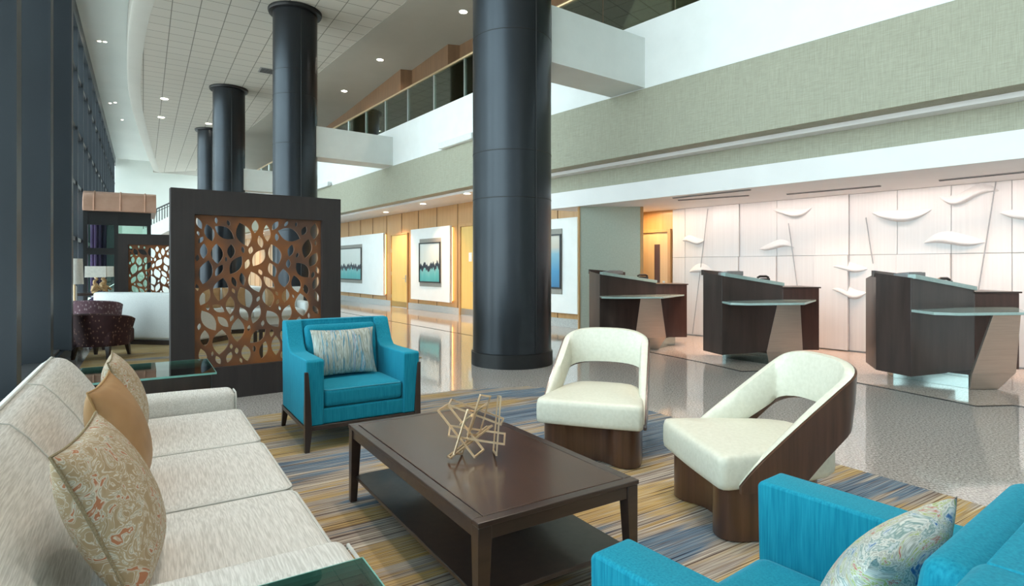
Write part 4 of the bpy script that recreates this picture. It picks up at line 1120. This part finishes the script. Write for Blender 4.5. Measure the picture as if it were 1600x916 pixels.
def make_far_sofa(loc, rz, label, w, group):
    """back towards local +y"""
    t = thing('sofa', label, 'sofa', loc, rz, None)
    MB().soft((-w/2, .30, .10), (w/2, .48, .93), .05, .0, 6).build('backrest', 'whitefab', t, smooth=True, angle=60)
    for sx in (-1, 1):
        x0, x1 = (w/2-.16, w/2) if sx > 0 else (-w/2, -w/2+.16)
        MB().soft((x0, -.45, .10), (x1, .42, .62), .05, 0, 6).build('arm', 'whitefab', t, smooth=True, angle=60)
    for k in range(2):
        x0 = -w/2+.165 + k*(w-.33)/2
        MB().soft((x0, -.47, .30), (x0+(w-.33)/2-.006, .31, .47), .05, .02, 6).build('seat_cushion', 'whitefab', t, smooth=True)
    MB().box((-w/2+.1, -.40, .08), (w/2-.1, .42, .31)).build('base', 'whitefab', t, bevel=.01)
    MB().box((-w/2+.04, -.42, .0), (w/2-.04, .45, .08)).build('plinth', 'espresso', t)
    return t
fs1 = Vector((-6.46, 10.72, 0.01))
make_far_sofa(fs1, math.radians(180-8), 'white sofa turned away from us, left of the tall partition', 2.12, None)
fs2 = L(1.95, 13.6, .01)
make_far_sofa(fs2, A3, 'white sofa facing us, seen through the holes of the tall partition', 2.4, None)
for k, (dx, lab) in enumerate(((-.79, 'left tan pillow on the white sofa seen through the pierced screen'), (-.30, 'second tan pillow on the white sofa seen through the pierced screen'), (.55, 'right tan pillow on the white sofa seen through the pierced screen'))):
    pillow(lab, 'goldpillow', 'goldpipe', .46, .44, .15, on_chair(fs2, A3, dx, .12, .725, .25))
def low_table(loc, rz, w, d, h, label):
    t = thing('side_table', label, 'table', loc, rz)
    MB().box((-w/2, -d/2, h-.05), (w/2, d/2, h)).build('tabletop', 'espresso', t, bevel=.004)
    for x in (-w/2+.04, w/2-.04):
        for y in (-d/2+.04, d/2-.04):
            MB().box((x-.025, y-.025, 0), (x+.025, y+.025, h-.05)).build('leg', 'espresso', t)
    return t
low_table(L(2.1, 9.6, .01), A3, 1.3, .6, .46, 'low dark table behind the tall partition, seen through its holes')
# lamp table and lamps beyond the white sofa
def lamp(loc, label, sh=.30, w=.16, hb=.28, mat='driftwood'):
    t = thing('table_lamp', label, 'lamp', loc, A3, None)
    rnd = random.Random(int(loc.x*1000))
    pts = [(0, 0, 0)]; rr = [.09]
    for i in range(1, 8):
        pts.append((rnd.uniform(-.03, .03), rnd.uniform(-.03, .03), hb*i/7)); rr.append(.075*(1-i/9)+rnd.uniform(-.01, .015))
    MB().tube(pts, rr, 9).build('lamp_base', mat, t, smooth=True)
    for a in (0, 2.2, 4.3):
        MB().tube([(0, 0, .12), (.08*math.cos(a), .08*math.sin(a), .06), (.15*math.cos(a), .15*math.sin(a), .0)], [.035, .03, .02], 7).build('root_foot', mat, t, smooth=True)
    MB().loft([[(-w, -w, hb), (w, -w, hb), (w, w, hb), (-w, w, hb)], [(-w*.97, -w*.97, hb+sh), (w*.97, -w*.97, hb+sh), (w*.97, w*.97, hb+sh), (-w*.97, w*.97, hb+sh)]], True, False).build('lamp_shade', 'shade', t)
    MB().tube([(0, 0, hb-.03), (0, 0, hb+.08)], .03, 8).build('socket', 'brass', t)
    return t
def px_at(px, py, Y): return Vector(((px-CX)/F*Y, Y, H-(py-CY)/F*Y))
c1 = px_at(150, 455, 12.6); c2 = px_at(162, 455, 13.1)
lowz = .82
low_table(Vector(((c1.x+c2.x)/2, (c1.y+c2.y)/2, 0)), A3, 1.1, .55, lowz, 'dark lamp table beyond the white sofa by the windows')
for c, lab in ((c1, 'left of two white square lamp shades on knotty wooden bases beyond the white sofa'), (c2, 'right of two white square lamp shades on knotty wooden bases beyond the white sofa')):
    lamp(Vector((c.x, c.y, lowz+.052)), lab, .24, .19, .30)
fl_ = px_at(116, 425, 9.9)
t = thing('floor_lamp', 'tall cream floor lamp shade just right of the nearest dark window post', 'lamp', Vector((-7.52, 9.9, .01)), 0)
MB().lathe([(.0, 0), (.13, 0), (.13, .02), (.0, .03)], 20).build('base', 'brass', t, smooth=True)
MB().tube([(0, 0, .02), (0, 0, 1.2)], .014, 8).build('pole', 'brass', t, smooth=True)
MB().lathe([(.125, 1.09), (.13, 1.09), (.115, 1.53), (.11, 1.53)], 24).build('lamp_shade', 'shade', t, smooth=True)
# white side chair near the lamps
wc = px_at(132, 470, 12.0)
t = thing('dining_chair', 'white upholstered chair with curved back beyond the tub chairs', 'chair', Vector((wc.x-.05, wc.y, .0105)), math.radians(150))
MB().soft((-.25, .18, .45), (.25, .28, 1.02), .05, 0, 5).build('backrest', 'whitefab', t, smooth=True)
MB().soft((-.26, -.27, .36), (.26, .28, .48), .04, .02, 5).build('seat', 'whitefab', t, smooth=True)
for x in (-.21, .21):
    for y in (-.22, .23): MB().box((x-.02, y-.02, 0), (x+.02, y+.02, .36)).build('leg', 'espresso', t)

# entrance vestibule with a copper roof against the windows
vb = L(-1.55, 21.9)
ves = thing('entrance_vestibule', 'dark glazed entrance vestibule with rounded copper roof at the far windows', 'vestibule', vb, A3)
vw, vd, vz = 1.75, 2.6, 3.12
rf = []
for a, z in ((-.22, vz), (-.24, vz+.10), (-.20, vz+.36), (-.10, vz+.54), (.10, vz+.62), (vd, vz+.62), (vd, vz)):
    rf.append((a, z))
MB().prism(rf, 0, vw+.15, lambda a, b, e: (e, a, b)).build('copper_roof', 'copper', ves, bevel=.01)
for x in (.28, .95, 1.6):
    MB().tube([(x, a-.004, z+.004) for a, z in rf[:6]], .022, 6).build('roof_seam', 'copper', ves, smooth=True)
for x in (.0, .78, vw-.1):
    MB().box((x, 0, 0), (x+.11, .12, vz)).build('post', 'black', ves)
for z, h in ((vz-.42, .42), (1.78, .2), (0, .2)):
    MB().box((0.11, .01, z), (vw-.1, .11, z+h)).build('rail', 'black', ves)
MB().box((.12, .05, .2), (vw-.1, .06, vz-.4)).build('pane', 'railglass', ves)
MB().box((vw-.08, .13, 0), (vw, vd, vz)).build('side_frame', 'black', ves)
for x in (.2, .3, .4, .5):
    MB().tube([(x, .6+.05*math.sin(x*40), 0), (x, .6+.05*math.sin(x*40), vz-.1)], .06, 8).build('purple_drape', 'purple', ves, smooth=True)

# far staircase with black balusters
st = thing('staircase', 'white staircase with black railing rising against the far wall', 'staircase', Vector((-19.6, 31, 0)), 0)
def stp(px, py): 
    p = px_at(px, py, 31); return p - Vector((-19.6, 31, 0))
s0, s1 = stp(222, 359), stp(330, 306)
MB().add([s0, s1, s1-Z*.75, s0-Z*.75] + [v+Vector((0, 1.4, 0)) for v in (s0, s1, s1-Z*.75, s0-Z*.75)], [(0, 1, 2, 3), (7, 6, 5, 4), (0, 4, 5, 1), (1, 5, 6, 2), (2, 6, 7, 3), (3, 7, 4, 0)]).build('stringer', 'parapet', st)
r0, r1 = stp(222, 337), stp(330, 288)
MB().bar(r0, r1, .06).build('handrail', 'black', st)
m0, m1 = stp(222, 341), stp(330, 293)
MB().bar(m0, m1, .03).build('lower_rail', 'black', st)
nb = 26
for i in range(nb):
    q = (i+.5)/nb
    MB().bar(s0.lerp(s1, q), r0.lerp(r1, q), .03).build('baluster', 'black', st)
for x, lab in ((s0.x+.3, 0), (s1.x-.3, 0)):
    pass
MB().box((s1.x-.4, .3, 0), (s1.x-.1, 1.1, s1.z-.6)).build('support', 'parapet', st)

# ================================================================== LIGHT
w = bpy.data.worlds.new('World'); SC.world = w; w.use_nodes = True
nt = w.node_tree; bg = nt.nodes['Background']
tc = nt.nodes.new('ShaderNodeTexCoord'); sx = nt.nodes.new('ShaderNodeSeparateXYZ'); nt.links.new(tc.outputs['Generated'], sx.inputs[0])
r = ramp(nt, [(.0, (.62, .64, .62)), (.48, (.72, .77, .77)), (.52, (.80, .93, .97)), (1, (.72, .90, 1.0))])
mr = nt.nodes.new('ShaderNodeMapRange'); mr.inputs['From Min'].default_value = -1; nt.links.new(sx.outputs['Z'], mr.inputs['Value'])
nt.links.new(mr.outputs['Result'], r.inputs['Fac']); nt.links.new(r.outputs['Color'], bg.inputs['Color'])
bg.inputs['Strength'].default_value = 6.2
def area(name, loc, rot, sx_, sy_, power, col, spread=PI):
    l = bpy.data.lights.new(name, 'AREA'); l.shape = 'RECTANGLE'; l.size = sx_; l.size_y = sy_; l.energy = power; l.color = col; l.spread = spread
    o = bpy.data.objects.new(name, l); COL.objects.link(o); o.location = loc; o.rotation_euler = rot
    return o
# wall-washer tubes set in the reception soffit beside the feature wall
for i in range(6):
    uu = u_left - .9 - i*1.75
    p = N(10.02, uu, 2.585)
    o = area('wall_washer_light', p, (0, 0, math.atan2(d1.y, d1.x)), 1.6, .08, 7.5, (1, .82, .73))
    o.rotation_euler = (math.radians(-12), 0, math.atan2(d1.y, d1.x))
# lamp over the recess door
area('door_recess_light', N(9.95, fw(1025), 2.58), (0, 0, 0), .3, .3, 22, (1, .70, .38))

# ================================================================== CAMERA
cam = bpy.data.cameras.new('Camera'); co = bpy.data.objects.new('Camera', cam); COL.objects.link(co)
co.location = (0, 0, H); co.rotation_euler = (PI/2, 0, 0)
cam.sensor_width = 36; cam.lens = 36*F/1600; cam.shift_y = (CY-458)/1600
cam.clip_end = 200; cam.clip_start = .05
SC.camera = co
vs = SC.view_settings
SC.display_settings.display_device = 'sRGB'
vs.view_transform = 'Standard'; vs.look = 'None'; vs.gamma = 1; vs.exposure = .12; vs.use_curve_mapping = False
try:
    SC.cycles.use_denoising = True; SC.cycles.max_bounces = 10; SC.cycles.diffuse_bounces = 5; SC.cycles.transparent_max_bounces = 12
    SC.cycles.sample_clamp_indirect = 6
except Exception: pass
